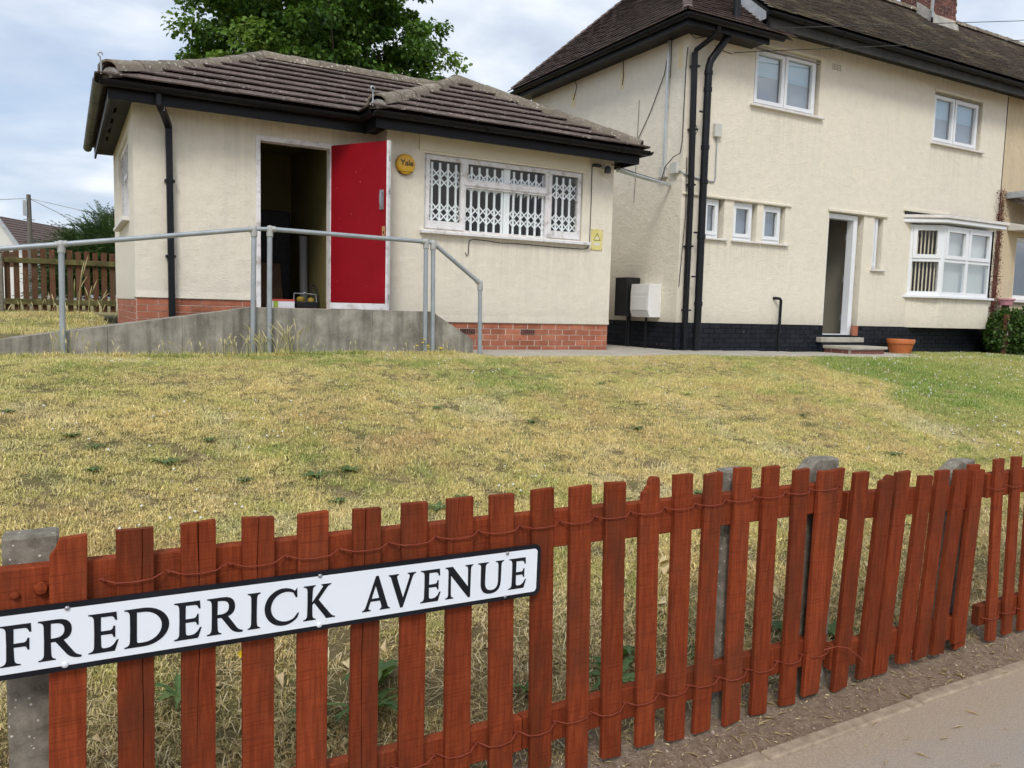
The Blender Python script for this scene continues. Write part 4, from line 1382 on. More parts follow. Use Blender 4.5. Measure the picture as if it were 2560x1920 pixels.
# doorsteps
stp = thing('doorstep', (11.7, 9.0, -.6), 'two-tier doorstep of concrete slabs over red brick at the house door', 'step')
MB().box(11.13, 12.22, 9.16, 9.285, -.425, -.34).build('upper_slab', 'paving', stp, bevel=.010)
MB().box(11.17, 12.18, 9.18, 9.285, -.60, -.4255).build('riser', 'dark_brick', stp)
MB().box(11.18, 12.10, 8.60, 9.178, -.522, -.47).build('lower_slab', 'paving', stp, bevel=.010)
lr = MB().box(11.225, 12.06, 8.645, 9.17, -.66, -.5225).build('brick_riser', 'mortar', stp)
bricks(lr, fy(8.645), 11.225, 12.06, -.62, -.524, 'step_brick', proud=.005)
bricks(lr, fx(11.225), 8.70, 9.17, -.62, -.524, 'step_brick', proud=.005, axis='x', phase=1)

# roofs of the house
hrf = MB()
CE = 4.19
c0, c1, ridge0, rback = Vector((7.65, 8.88, CE)), Vector((7.65, 13.9, CE)), Vector((9.7, 11.4, 6.32)), Vector((9.7, 11.4, 6.32))
e0 = Vector((9.75, 8.88, CE)); e1 = Vector((9.75, 13.9, CE)); r1_ = Vector((9.75, 11.4, 6.32))
d_ = Vector((0, 0, -.04))
hrf.add([c0 + d_, e0 + d_, r1_ + d_, ridge0 + d_, c1 + d_, e1 + d_], [(0, 1, 2, 3), (4, 0, 3), (5, 4, 3, 2)])
roofh = hrf.build('roof', 'plain_tile', hs)
ME, MRZ, MX0 = 4.53, 6.56, 9.22
hr2 = MB()
hr2.hexa([(MX0 + .04, 8.9, ME - .26), (HR, 8.9, ME - .26), (HR, 11.4, MRZ - .28), (MX0 + .04, 11.4, MRZ - .28), (MX0 + .04, 8.9, ME - .03), (HR, 8.9, ME - .03), (HR, 11.4, MRZ - .03), (MX0 + .04, 11.4, MRZ - .03)])
hr2.add([(MX0, 11.4, MRZ - .03), (HR, 11.4, MRZ - .03), (HR, 14.0, ME - .08), (MX0, 14.0, ME - .08)], [(0, 1, 2, 3)])
hr2 = hr2.build('main_roof', 'soffit', hs)
m = MB(); m.prism([(MX0 + .03, 8.98, ME - .26), (MX0 + .03, 11.4, MRZ - .28), (MX0 + .03, 11.4, MRZ - .04), (MX0 + .03, 8.98, ME - .02)], (.009, 0, 0)); m.build('verge_flashing', 'lead', hr2)
slc = math.hypot(2.52, 6.32 - CE)
sls = math.hypot(2.05, 6.32 - CE)
tt = tiles(c0, (1, 0, 0), (0, 2.52, 6.32 - CE), [(0, 0), (2.1, 0), (2.1, slc), (2.05, slc)], .165, .098, .014, .030, .001, 6, None, .003)
tag(tt.build('plain_tiles', 'plain_tile', roofh), kind='stuff')
tt = tiles(c1, (0, -1, 0), (2.05, 0, 6.32 - CE), [(0, 0), (5.02, 0), (2.5, sls)], .165, .098, .014, .030, .001, 7, None, .003)
tag(tt.build('plain_tiles', 'plain_tile', roofh), kind='stuff')
slm = math.hypot(2.52, MRZ - ME)
tt = tiles((MX0, 8.88, ME), (1, 0, 0), (0, 2.52, MRZ - ME), [(0, 0), (HR - MX0, 0), (HR - MX0, slm), (0, slm)], .165, .098, .014, .028, .001, 8, None, .003)
tag(tt.build('plain_tiles', 'moss_tile', hr2), kind='stuff')
# bonnet tiles down the front hip
nb = 26
for i in range(nb):
    t0, t1 = i / nb, (i + 1.3) / nb
    m = MB(); arch(m, c0.lerp(ridge0, t0) + Vector((0, 0, .055)), c0.lerp(ridge0, t1) + Vector((0, 0, .045)), .075, .055, 4, .012)
    m.build('bonnet_tile', 'plain_tile', roofh, smooth=True)
    m = MB(); arch(m, c1.lerp(ridge0, t0) + Vector((0, 0, .055)), c1.lerp(ridge0, t1) + Vector((0, 0, .045)), .075, .055, 4, .012)
    m.build('bonnet_tile', 'plain_tile', roofh, smooth=True)
n = 22
for i in range(n):
    a = MX0 + (HR - MX0) * i / n
    m = MB(); arch(m, (a, 11.4, MRZ + .06), (a + (HR - MX0) / n * 1.02, 11.4, MRZ + .06), .12, .11)
    m.build('ridge_tile', 'ridge_tile', hr2, smooth=True)
# eaves of the corner
mb = MB()
mb.box(7.70, 7.73, 8.93, 13.9, 4.03, 4.16); mb.box(7.73, 9.30, 8.93, 8.96, 4.03, 4.16)
mb.box(7.73, HX, 8.96, 13.9, 4.065, 4.078); mb.box(HX, 9.30, 8.96, HY, 4.065, 4.078)
eav = mb.build('eaves', 'black_gloss', hs)
mb = MB()
mb.box(9.25, HR, 8.98, HY, 4.40, 4.414); mb.box(9.25, 9.28, 8.98, HY, 4.10, 4.40)
mb.build('eaves', 'soffit', hs)
MB().box(9.25, HR, 8.95, 8.98, 4.36, 4.50).build('fascia', 'black_gloss', hs)
g = MB()
gutter_run(g, (7.66, 13.95, 4.15), (7.66, 8.83, 4.15), .058); gutter_run(g, (7.62, 8.87, 4.15), (9.52, 8.87, 4.15), .058)
g.add([(9.52, 8.87 + .058 * math.cos(math.pi + math.pi * k / 8), 4.15 + .058 * math.sin(math.pi + math.pi * k / 8)) for k in range(9)], [tuple(range(9))])
gh = g.build('gutter', 'black_gloss', hs, smooth=True)
g = MB(); gutter_run(g, (9.18, 8.86, 4.47), (HR, 8.86, 4.455), .06)
g.add([(9.18, 8.86 + .06 * math.cos(math.pi + math.pi * k / 8), 4.47 + .06 * math.sin(math.pi + math.pi * k / 8)) for k in range(9)], [tuple(range(9))])
gm = g.build('gutter', 'black_gloss', hs, smooth=True)
for gx in (9.9, 10.8, 11.7, 12.6, 13.5, 14.4, 15.3):
    g = MB()
    pts = [(gx, 8.86 + .068 * math.cos(math.pi + math.pi * k / 8), 4.47 + .068 * math.sin(math.pi + math.pi * k / 8)) for k in range(9)]
    for k in range(8):
        g.prism([pts[k], pts[k + 1], (gx, 8.86 + (pts[k + 1][1] - 8.86) * .9, 4.47 + (pts[k + 1][2] - 4.47) * .9), (gx, 8.86 + (pts[k][1] - 8.86) * .9, 4.47 + (pts[k][2] - 4.47) * .9)], (.03, 0, 0))
    g.box(gx + .005, gx + .025, 8.90, 8.95, 4.39, 4.41)
    g.build('gutter_bracket', 'black_gloss', gm)
for gy in (9.7, 10.55, 11.4, 12.25, 13.1):
    g = MB()
    pts = [(7.66 + .066 * math.cos(math.pi + math.pi * k / 8), gy, 4.15 + .066 * math.sin(math.pi + math.pi * k / 8)) for k in range(9)]
    for k in range(8):
        g.prism([pts[k], pts[k + 1], (7.66 + (pts[k + 1][0] - 7.66) * .9, gy, 4.15 + (pts[k + 1][2] - 4.15) * .9), (7.66 + (pts[k][0] - 7.66) * .9, gy, 4.15 + (pts[k][2] - 4.15) * .9)], (0, .03, 0))
    g.build('gutter_bracket', 'black_gloss', gh)

# chimney on the party wall
ch = MB().box(16.10 + .01, 16.93 - .01, 10.95 + .01, 11.75 - .01, 6.0, 8.3).build('chimney', 'mortar', hs)
bricks(ch, fy(10.96), 16.11, 16.92, 6.45, 8.3, 'chimney_brick', proud=.008)
bricks(ch, fx(16.11), 10.96 + .06, 11.74, 6.45, 8.3, 'chimney_brick', phase=1, axis='x', proud=.008)
m = MB(); m.prism([(16.05, 10.90, 6.10), (16.05, 10.90, 6.42), (16.05, 11.3, 6.75), (16.05, 11.3, 6.2)], (.05, 0, 0)); m.hexa([(16.05, 10.86, 6.02), (16.96, 10.86, 6.02), (16.96, 10.95, 6.02), (16.05, 10.95, 6.02), (16.05, 10.93, 6.42), (16.96, 10.93, 6.34), (16.96, 10.95, 6.34), (16.05, 10.95, 6.42)]); m.build('flashing', 'flaunch', ch)
MB().tube([(15.98, 10.88, 6.3), (15.99, 10.87, 7.6)], .02, 8).build('aerial_mast', 'galv', ch)

# pipes on the corner
so_ = MB().tube([(8.69, 9.02, 4.95), (8.695, 9.02, 4.32), (8.67, 9.03, 4.18), (8.35, 9.14, 3.70), (8.325, 9.15, 3.58), (8.33, 9.15, 1.8), (8.345, 9.15, -.54)], .056, 14).build('soil_pipe', 'pipe', hs, smooth=True)
for z0, x0 in ((4.22, 8.683), (3.52, 8.326), (3.28, 8.327), (2.45, 8.33), (1.95, 8.335), (1.15, 8.337), (.15, 8.342)):
    MB().lathe([(.057, -.035), (.064, -.03), (.064, .03), (.057, .035)], (x0, 9.02 if z0 > 4 else 9.15, z0), 16).build('pipe_collar', 'pipe', so_, smooth=True)
for z0 in (2.95, 1.2, .55):
    MB().box(8.19, 8.30, 9.14, 9.16, z0 - .012, z0 + .012).build('pipe_bracket', 'pipe', so_)
rp_ = MB()
rp_.tube([(8.26, 8.90, 4.12), (8.26, 8.93, 4.05), (8.235, 9.0, 3.96), (8.115, 9.2, 3.82), (8.11, 9.22, 3.75)], .038, 10)
sqtube(rp_, [(8.11, 9.22, 3.79), (8.155, 9.22, 1.79), (8.16, 9.22, -.53)], .034)
rpo = rp_.build('downpipe', 'pipe', hs, bevel=.004)
for z0 in (3.6, 2.7, 1.9, 1.0, .05):
    MB().box(8.085 + (3.7 - z0) * .015, 8.19 + (3.7 - z0) * .012, 9.18, 9.298, z0 - .012, z0 + .012).build('pipe_bracket', 'pipe', rpo)
MB().tube([(10.145, 9.20, -.60), (10.15, 9.20, .25), (10.135, 9.21, .278), (10.10, 9.25, .285), (10.08, 9.30, .285)], .024, 10).build('overflow_pipe', 'pipe', hs, smooth=True)
# trunking, boxes and cables on the corner
m = MB().box(8.03, 8.048, 9.67, 9.73, 2.22, 4.06); m.box(7.995, 8.03, 9.665, 9.70, 2.22, 4.06); m.build('cable_trunking', 'trunking', hs)
m = MB().box(7.99, 8.048, 9.62, 9.78, 2.05, 2.22); m.build('junction_box', 'grey_box', hs, bevel=.006)
m = MB().box(8.045, 8.048, 9.36, 9.38, 2.13, 2.15); m.box(7.985, 8.048, 9.37, 9.52, 2.08, 2.24); m.build('junction_box', 'grey_box', hs, bevel=.006)
m = MB().box(8.60, 8.74, 9.24, 9.298, 2.66, 2.86); m.build('junction_box', 'grey_box', hs, bevel=.008)
MB().tube([(8.68, 9.285, 2.66), (8.685, 9.285, 2.05), (8.66, 9.285, 2.0), (8.45, 9.285, 2.0), (8.06, 9.285, 2.06), (8.04, 9.33, 2.10), (8.03, 9.40, 2.11)], .011, 8).build('conduit', 'galv', hs, smooth=True)
MB().tube([(6.9, 9.36, 2.0), (7.4, 9.42, 1.955), (8.03, 9.55, 1.92)], .028, 6).build('cable_tray', 'trunking', hs)
for i, (p, r_) in enumerate((([(8.04, 9.69, 4.06), (8.035, 9.80, 3.6), (8.035, 10.1, 3.1), (8.035, 10.41, 2.70), (8.035, 10.40, 2.45), (7.6, 10.2, 2.35)], .006),
                             ([(8.045, 10.40, 3.35), (8.04, 10.41, 2.4), (8.04, 10.43, 1.75)], .004),
                             ([(8.0, 9.25, 3.85), (7.99, 9.26, 3.6), (7.985, 9.265, 2.5), (7.985, 9.30, 2.35), (7.99, 9.45, 2.32), (7.98, 9.62, 2.2), (7.9, 9.60, 1.98), (7.3, 9.42, 2.0), (6.75, 9.29, 2.05)], .008),
                             ([(8.045, 10.86, 4.06), (8.04, 10.84, 3.8), (8.04, 10.86, 3.68)], .007), ([(8.045, 12.26, 4.06), (8.04, 12.2, 3.95), (8.04, 12.3, 3.75)], .007),
                             ([(8.0, 9.62, 4.05), (7.95, 9.55, 3.7), (8.0, 9.62, 3.5)], .007), ([(7.9, 9.2, 4.05), (8.1, 9.2, 3.98), (8.4, 9.1, 4.05)], .006),
                             ([(8.14, 9.27, 2.9), (8.22, 9.2, 2.7), (8.15, 9.27, 2.5)], .006), ([(8.1, 9.28, 2.3), (8.12, 9.27, 1.5), (8.06, 9.28, .4)], .006), ([(8.55, 9.28, 3.98), (8.75, 9.285, 3.93), (8.9, 9.285, 3.92)], .005))):
    MB().tube(p, r_, 6).build('cable', 'cable', hs)
for (ya_, yb_, za_, zb_) in ((10.82, 10.92, 3.62, 3.95), (12.24, 12.36, 3.62, 3.86), (9.42, 9.50, 3.60, 3.95)):
    MB().box(8.0465, 8.0495, ya_, yb_, za_, zb_).build('paint_patch', 'patch', hs)
m = MB(); wallmesh(m, fy(HY - .004), 11.13, 11.37, 4.06, 4.17, .006, [(11.145 + i * .037, 11.165 + i * .037, 4.07 + j * .025, 4.085 + j * .025) for i in range(6) for j in range(4)]); vt = m.build('air_vent', 'lintel', hs)
MB().box(11.135, 11.365, HY - .001, HY - .0005, 4.065, 4.165).build('vent_shade', 'soffit', vt)  # dark sheet on the wall stands in for shade in the vent holes
# rainwater goods at the party line
MB().box(16.205, 16.22, HY - .008, HY - .0005, -.1, 4.39).build('party_joint', 'soffit', hs)

# meter boxes in the passage
t = thing('meter_box', (7.9, 9.8, -.07), 'white gas meter box low on the house side wall', 'meter box')
m = MB(); m.prism([(8.05, 9.66, -.075), (7.835, 9.66, -.075), (7.80, 9.66, .03), (7.80, 9.66, .30), (7.815, 9.66, .437), (8.05, 9.66, .437)], (0, .45, 0)); m.build('case', 'meter_white', t, bevel=.006)
m = MB(); m.box(7.793, 7.7995, 9.69, 10.08, .035, .24); m.build('door', 'meter_white', t, bevel=.002)
MB().lathe([(.012, 0), (.012, .004), (.002, .005)], (7.795, 9.88, .215), 10).build('lock', 'grey_box', t)
MB().tube([(7.93, 9.86, -.075), (7.93, 9.86, -.56)], .02, 8).build('service_pipe', 'pipe', t)
t = thing('meter_box', (7.9, 10.33, -.06), 'black meter box behind the white one in the side passage', 'meter box')
m = MB().box(7.785, 8.049, 10.19, 10.50, -.065, .547); m.build('case', 'meter_black', t, bevel=.006)
m = MB().box(7.777, 7.7845, 10.21, 10.48, -.045, .527); m.build('door', 'meter_black', t, bevel=.003)
MB().tube([(7.95, 10.33, -.065), (7.95, 10.33, -.56)], .035, 8).build('service_pipe', 'pipe', t)

# ------------------------------------------------------------------ neighbour
nb_ = thing('neighbouring_house', (19, 11.5, -.62), 'tan rendered house adjoining the cream house at the right edge', 'house')
m = MB()
wallmesh(m, fy(HY + .004), HR + .002, 22.5, -1.0, HT, .24, [(16.93, 18.6, .47, 1.72)])
wallmesh(m, fy(HB), HR + .002, 22.5, -1.0, 4.1, .24, []); m.box(22.26, 22.5, HY + .25, HB, -1, 4.1)
m.build('wall', 'tan_wall', nb_)
q = upvc(nb_, [(17.02, 17.65, .55, 1.64), (17.75, 18.5, .55, 1.64)], 16.935, 18.595, .472, 1.718, HY + .05, None)
MB().box(16.8, 18.7, HY - .07, HY + .08, .40, .468).build('sill', 'sill', nb_, bevel=.006)
MB().box(16.9, 18.7, 10.4, 10.43, .3, 1.9).build('room_back', 'hall', nb_)
m = MB(); m.prism([(16.55, 9.29, 1.82), (16.55, 8.75, 1.80), (16.55, 8.75, 1.86), (16.55, 9.29, 1.98)], (2.2, 0, 0)); m.build('window_hood', 'sill', nb_, bevel=.008)
m = MB(); m.prism([(16.45, 9.29, 2.42), (16.45, 8.65, 2.15), (16.45, 8.65, 2.21), (16.45, 9.29, 2.55)], (2.6, 0, 0)); m.build('porch_canopy', 'plain_tile', nb_)
m = MB().box(16.40, 16.449, 8.64, 9.29, 2.44, 2.56); m.build('canopy_flashing', 'lead', nb_)
m = MB(); m.hexa([(HR + .002, 8.9, ME - .2), (22.7, 8.9, ME - .2), (22.7, 11.4, MRZ - .2), (HR + .002, 11.4, MRZ - .2), (HR + .002, 8.9, ME - .03), (22.7, 8.9, ME - .03), (22.7, 11.4, MRZ - .03), (HR + .002, 11.4, MRZ - .03)])
m.add([(HR + .002, 11.4, MRZ - .03), (22.7, 11.4, MRZ - .03), (22.7, 14.0, ME - .08), (HR + .002, 14, ME - .08)], [(0, 1, 2, 3)])
nr = m.build('roof', 'soffit', nb_)
tt = tiles((HR + .002, 8.88, ME), (1, 0, 0), (0, 2.52, MRZ - ME), [(0, 0), (6.5, 0), (6.5, slm), (0, slm)], .165, .098, .014, .028, .001, 9, None, .003)
tag(tt.build('plain_tiles', 'moss_tile', nr), kind='stuff')
for i in range(16):
    a = HR + 6.5 * i / 16
    m = MB(); arch(m, (a, 11.4, MRZ + .06), (a + .415, 11.4, MRZ + .06), .12, .11); m.build('ridge_tile', 'ridge_tile', nr, smooth=True)
g = MB(); gutter_run(g, (HR + .002, 8.86, 4.455), (22.6, 8.86, 4.44), .06); g.box(HR + .002, 22.5, 8.95, 8.98, 4.33, 4.50); g.box(HR + .002, 22.5, 8.98, HY, 4.40, 4.414)
g.build('gutter', 'black_gloss', nb_, smooth=True)

# ------------------------------------------------------------------ front fence
PK = [[0.039, -0.573, 0.024, -1.167], [0.186, -0.574, 0.18, -1.209], [0.335, -0.572, 0.329, -1.25], [0.486, -0.576, 0.483, -1.292], [0.636, -0.578, 0.633, -1.332], [0.79, -0.583, 0.784, -1.374],
      [0.938, -0.58, 0.936, -1.415], [1.088, -0.58, 1.094, -1.458], [1.233, -0.582, 1.253, -1.501], [1.382, -0.578, 1.405, -1.543], [1.533, -0.582, 1.556, -1.579], [1.674, -0.58, 1.7, -1.575],
      [1.826, -0.577, 1.852, -1.569], [1.979, -0.578, 1.994, -1.582], [2.124, -0.584, 2.124, -1.585], [2.275, -0.575, 2.28, -1.589], [2.426, -0.582, 2.426, -1.586], [2.594, -0.606, 2.59, -1.585], [2.737, -0.622, 2.723, -1.571]]
PB = [[2.962, -0.646, 2.911, -1.588], [3.132, -0.678, 3.071, -1.573], [3.246, -0.666, 3.179, -1.575], [3.414, -0.698, 3.342, -1.56], [3.539, -0.683, 3.467, -1.56], [3.681, -0.692, 3.596, -1.566], [3.813, -0.701, 3.758, -1.537]]
PC = [[3.974, -0.662, 4.027, -1.583], [4.122, -0.66, 4.166, -1.572]] + [[4.27 + .15 * i, -.66, 4.31 + .15 * i, -1.575] for i in range(20)]
FY = 2.15


def picket(parent, xr, zt, xrb, zb, w=.083, y=FY, th=.021, shape='flat', mat='red_wood', jit=.003, crack=None):
    if zb > -1.52:                      # foot lies below the picture: carry the lean on to the ground
        k = (xrb - xr) / (zb - zt)
        xrb, zb = xr + k * (-1.575 - zt), -1.575
    ww = w + random.uniform(-.002, .002)
    dzr = random.uniform(-jit, jit)
    top = [(xr, zt + dzr), (xr - ww, zt - dzr)]
    if shape == 'cut':
        top = [(xr, zt), (xr - ww + .022, zt - .004), (xr - ww + .012, zt - .03), (xr - ww, zt - .045)]
    elif shape == 'broken':
        top = [(xr, zt - .012), (xr - .006, zt), (xr - .036, zt + .002), (xr - .046, zt - .012), (xr - .047, zt - .03), (xr - .056, zt - .033), (xr - .06, zt - .046), (xr - .072, zt - .05), (xr - .076, zt - .085), (xr - ww, zt - .09)]
    elif shape == 'chipped':
        top = [(xr, zt), (xr - .03, zt + .006), (xr - .05, zt - .004), (xr - .055, zt - .018), (xr - .068, zt - .012), (xr - ww, zt - .02)]
    cut = random.uniform(-.006, .006)
    poly = [(xrb - ww, zb - cut), (xrb, zb + cut)] + top
    tilt = random.uniform(-.002, .003)
    m = MB()
    if crack:                           # an open drying split: two halves with a wandering gap, closed at the back
        fr_, z_lo, gap_ = crack
        r = random.Random(int(xr * 1000))
        zs_ = [zt - (zt - z_lo) * k / 14 for k in range(15)]
        wob = 0; line = []
        for k, zq in enumerate(zs_):
            wob += r.uniform(-.0022, .0022)
            xl_ = xrb + (xr - xrb) * (zq - zb) / (zt - zb) - ww
            line.append((xl_ + ww * fr_ + wob, zq, gap_ * (1 - (k / 14) ** 3) * r.uniform(.6, 1.2)))
        xe = line[-1][0] + (xrb - xr) * (z_lo - zb) / (zt - zb)
        yy = lambda b: y + tilt * (b - zb)
        left = [(xrb - ww, zb - cut), (xe, zb)] + [(a - g_, b) for a, b, g_ in line[::-1]] + [(xr - ww, zt - dzr)]
        right = [(xe, zb), (xrb, zb + cut), (xr, zt + dzr)] + [(a + g_, b) for a, b, g_ in line]
        for half in (left, right):
            F0 = [(a, yy(b), b) for a, b in half]
            n = len(F0)
            tri = geometry.tessellate_polygon([[Vector((a, b, 0)) for a, b in half]])
            m.add(F0 + [(a, b + th, c) for a, b, c in F0], [])
            o0 = len(m.v) - 2 * n
            for q in tri:
                e1 = Vector(half[q[1]]) - Vector(half[q[0]]); e2 = Vector(half[q[2]]) - Vector(half[q[0]])
                q = q if e1.x * e2.y - e1.y * e2.x > 0 else q[::-1]
                m.f.append(tuple(o0 + i for i in q)); m.f.append(tuple(o0 + n + i for i in q[::-1]))
            for i in range(n):
                j = (i + 1) % n
                m.f.append((o0 + j, o0 + i, o0 + n + i, o0 + n + j))
        m.box(min(a for a, b, g_ in line) - .004, max(a for a, b, g_ in line) + .004, y + th - .006, y + th - .001, z_lo, zt - .002)
        return m.build('picket', mat, parent)
    m.prism([(a, y + tilt * (b - zb), b) for a, b in poly], (0, th, 0))
    return m.build('picket', mat, parent, bevel=.0022)


def rail(parent, x0, z0, x1, z1, h, y0=FY + .0235, th=.04, mat='red_wood'):
    return MB().hexa([(x0, y0, z0 - h), (x1, y0, z1 - h), (x1, y0 + th, z1 - h), (x0, y0 + th, z0 - h), (x0, y0, z0), (x1, y0, z1), (x1, y0 + th, z1), (x0, y0 + th, z0)]).build('rail', mat, parent, bevel=.003)


def wires(parent, gaps, z, dip, sagpick=None):
    """rusty wire nailed in each gap and bowing across the face of each picket"""
    r = random.Random(int(z * -1000))
    pts = []
    for a, b in zip(gaps, gaps[1:]):
        za, zb2 = z(a) if callable(z) else z, 0
        dd = dip * r.uniform(.3, 1.4)
        y0, y1 = FY + .018, FY - .006
        for s, yy in ((0, y0), (.10, y0 - .006), (.24, y1), (.5, y1 - .002), (.76, y1), (.93, y0 - .008)):
            x_ = a + (b - a) * s
            zz = z if not callable(z) else z(x_)
            pts.append((x_, yy, zz - dd * math.sin(math.pi * s) * (1 if s > .1 else .3) + (.005 if s in (0, .93) else 0)))
    return MB().tube(pts, .0019, 6)


fa = thing('picket_fence', (1.3, 2.17, -1.59), 'long red picket fence run carrying the street name sign', 'fence')
for i, p in enumerate(PK):
    picket(fa, *p, shape={0: 'cut', 12: 'broken'}.get(i, 'flat'), crack={1: (.70, -1.5, .0011), 2: (.50, -1.2, .0016), 3: (.52, -1.0, .0011), 5: (.42, -1.55, .0016), 7: (.42, -.72, .0012), 13: (.35, -.8, .0007)}.get(i))
for i in range(2, 21):
    picket(fa, .039 - .149 * i, -.573, .024 - .149 * i, -1.167)
picket(fa, 2.824, -.625, 2.76, -1.40, y=FY + .012)
rail(fa, -3.05, -.613, 1.648, -.664, .123)
rail(fa, 1.652, -.667, 2.83, -.682, .123)
rail(fa, -3.05, -1.283, 1.30, -1.352, .115)
rail(fa, 1.303, -1.350, 2.79, -1.334, .115)
MB().box(-3.0, -2.88, FY + .065, FY + .14, -1.75, -.580).build('concrete_post', 'post', fa, bevel=.006)
pst = MB().box(-.142, -.022, FY + .065, FY + .14, -1.75, -.580).build('concrete_post', 'post', fa, bevel=.006)
MB().box(2.215, 2.335, FY + .066, FY + .14, -1.75, -.598).build('concrete_post', 'post', fa, bevel=.01)
m = MB(); m.prism([(2.655, FY + .07, -1.75), (2.86, FY + .07, -1.75), (2.86, FY + .07, -.592), (2.725, FY + .07, -.588), (2.655, FY + .07, -.64)], (0, .07, 0)); m.build('concrete_post', 'post', fa, bevel=.008)
gaps = [p[0] - .083 - .033 for p in PK] + [2.79]
wires(fa, [.062] + gaps[2:], -.698, .005).build('wire', 'wire', fa)
wires(fa, [g + .01 for g in gaps[5:]], -1.394, .010).build('wire', 'wire', fa)
for x in gaps[1:]:
    for z in (-.695, -1.39):
        MB().tube([(x, FY + .024, z), (x + .002, FY + .006, z + .001)], .0035, 6).build('nail', 'wire', fa)
for (x, z, r_) in ((-.062, -.698, .017), (-.116, -.708, .010)):
    MB().lathe([(r_ * .9, 0), (r_, r_ * .3), (r_ * .75, r_ * .8), (r_ * .05, r_)], (x, FY + .022, z), 14, 'y').build('bolt_head', 'red_wood', fa, smooth=True)

fb = thing('short_picket_fence', (3.3, 2.17, -1.59), 'short leaning red picket panel between two concrete posts with sloped tops', 'fence')
for i, p in enumerate(PB):
    picket(fb, *p, w=.088, shape='chipped' if i == 1 else 'flat', th=.024)
picket(fb, 3.80, -.678, 3.79, -1.45, y=FY + .014)
rail(fb, 2.865, -.733, 3.84, -.783, .118)
rail(fb, 2.825, -1.393, 3.78, -1.418, .112)
m = MB(); m.prism([(3.65, FY + .075, -1.75), (3.862, FY + .075, -1.75), (3.862, FY + .075, -.672), (3.745, FY + .075, -.668), (3.65, FY + .075, -.72)], (0, .07, 0)); m.build('concrete_post', 'post', fb, bevel=.008)
MB().tube([(2.74, FY - .004, -1.385), (2.80, FY - .02, -1.375), (2.86, FY - .03, -1.39), (2.93, FY - .035, -1.44), (2.96, FY - .04, -1.47)], .0024, 6).build('wire', 'wire', fb)

fcn = thing('picket_fence', (4.6, 2.17, -1.59), 'farther red picket fence run with narrow pickets at the right edge', 'fence')
for p in PC:
    picket(fcn, *p, w=.072)
rail(fcn, 3.885, -.736, 7.3, -.726, .118)
rail(fcn, 3.905, -1.40, 7.3, -1.385, .1)
gp = [p[0] - .072 - .035 for p in PC]
wires(fcn, gp[:6], -.80, .008).build('wire', 'wire', fcn)
wires(fcn, [g_ + .04 for g_ in gp[:6]], -1.455, .01).build('wire', 'wire', fcn)
MB().box(5.42, 5.54, FY + .066, FY + .14, -1.75, -.62).build('concrete_post', 'post', fcn, bevel=.006)
MB().box(7.2, 7.32, FY + .066, FY + .14, -1.75, -.62).build('concrete_post', 'post', fcn, bevel=.006)

# ------------------------------------------------------------------ street name sign
sg = thing('street_sign', (.56, 2.13, -.82), 'white street name plate reading FREDERICK AVENUE with black border', 'sign')
SA = math.atan2(-.0222, 1.465)
so0 = Vector((-.20, 2.13, -.811))
ux, vx = Vector((math.cos(SA), 0, math.sin(SA))), Vector((-math.sin(SA), 0, math.cos(SA)))
SLn, SHt = 1.524, .168


def sp_(u, v, y):
    q = so0 + ux * u + vx * v
    return (q.x, y, q.z)


def rrect(u0, u1, v0, v1, r, n=5):
    o = []
    for cx, cy_, a0 in ((u1 - r, v0 + r, -90), (u1 - r, v1 - r, 0), (u0 + r, v1 - r, 90), (u0 + r, v0 + r, 180)):
        for k in range(n + 1):
            a = math.radians(a0 + 90 * k / n)
            o.append((cx + r * math.cos(a), cy_ + r * math.sin(a)))
    return o


MB().prism([sp_(u, v, 2.136) for u, v in rrect(0, SLn, -SHt / 2, SHt / 2, .022)], (0, -.006, 0)).build('plate', 'sign_black', sg)
MB().prism([sp_(u, v, 2.1299) for u, v in rrect(.0135, SLn - .0135, -SHt / 2 + .0135, SHt / 2 - .0135, .012)], (0, -.0006, 0)).build('face', 'sign_white', sg)


def qb(p, c, q, n=5):
    return [((1 - t) ** 2 * p[0] + 2 * t * (1 - t) * c[0] + t * t * q[0], (1 - t) ** 2 * p[1] + 2 * t * (1 - t) * c[1] + t * t * q[1]) for t in [k / n for k in range(1, n + 1)]]


def path_(*a):
    o = [a[0]]
    for s_ in a[1:]:
        if len(s_) == 2 and not isinstance(s_[0], tuple):
            o.append(s_)
        else:
            o += qb(o[-1], s_[0], s_[1])
    return o


def el(cx, cy_, rx, ry, a0, a1, n=18):
    return [(cx + rx * math.cos(math.radians(a0 + (a1 - a0) * k / n)), cy_ + ry * math.sin(math.radians(a0 + (a1 - a0) * k / n))) for k in range(n + 1)]


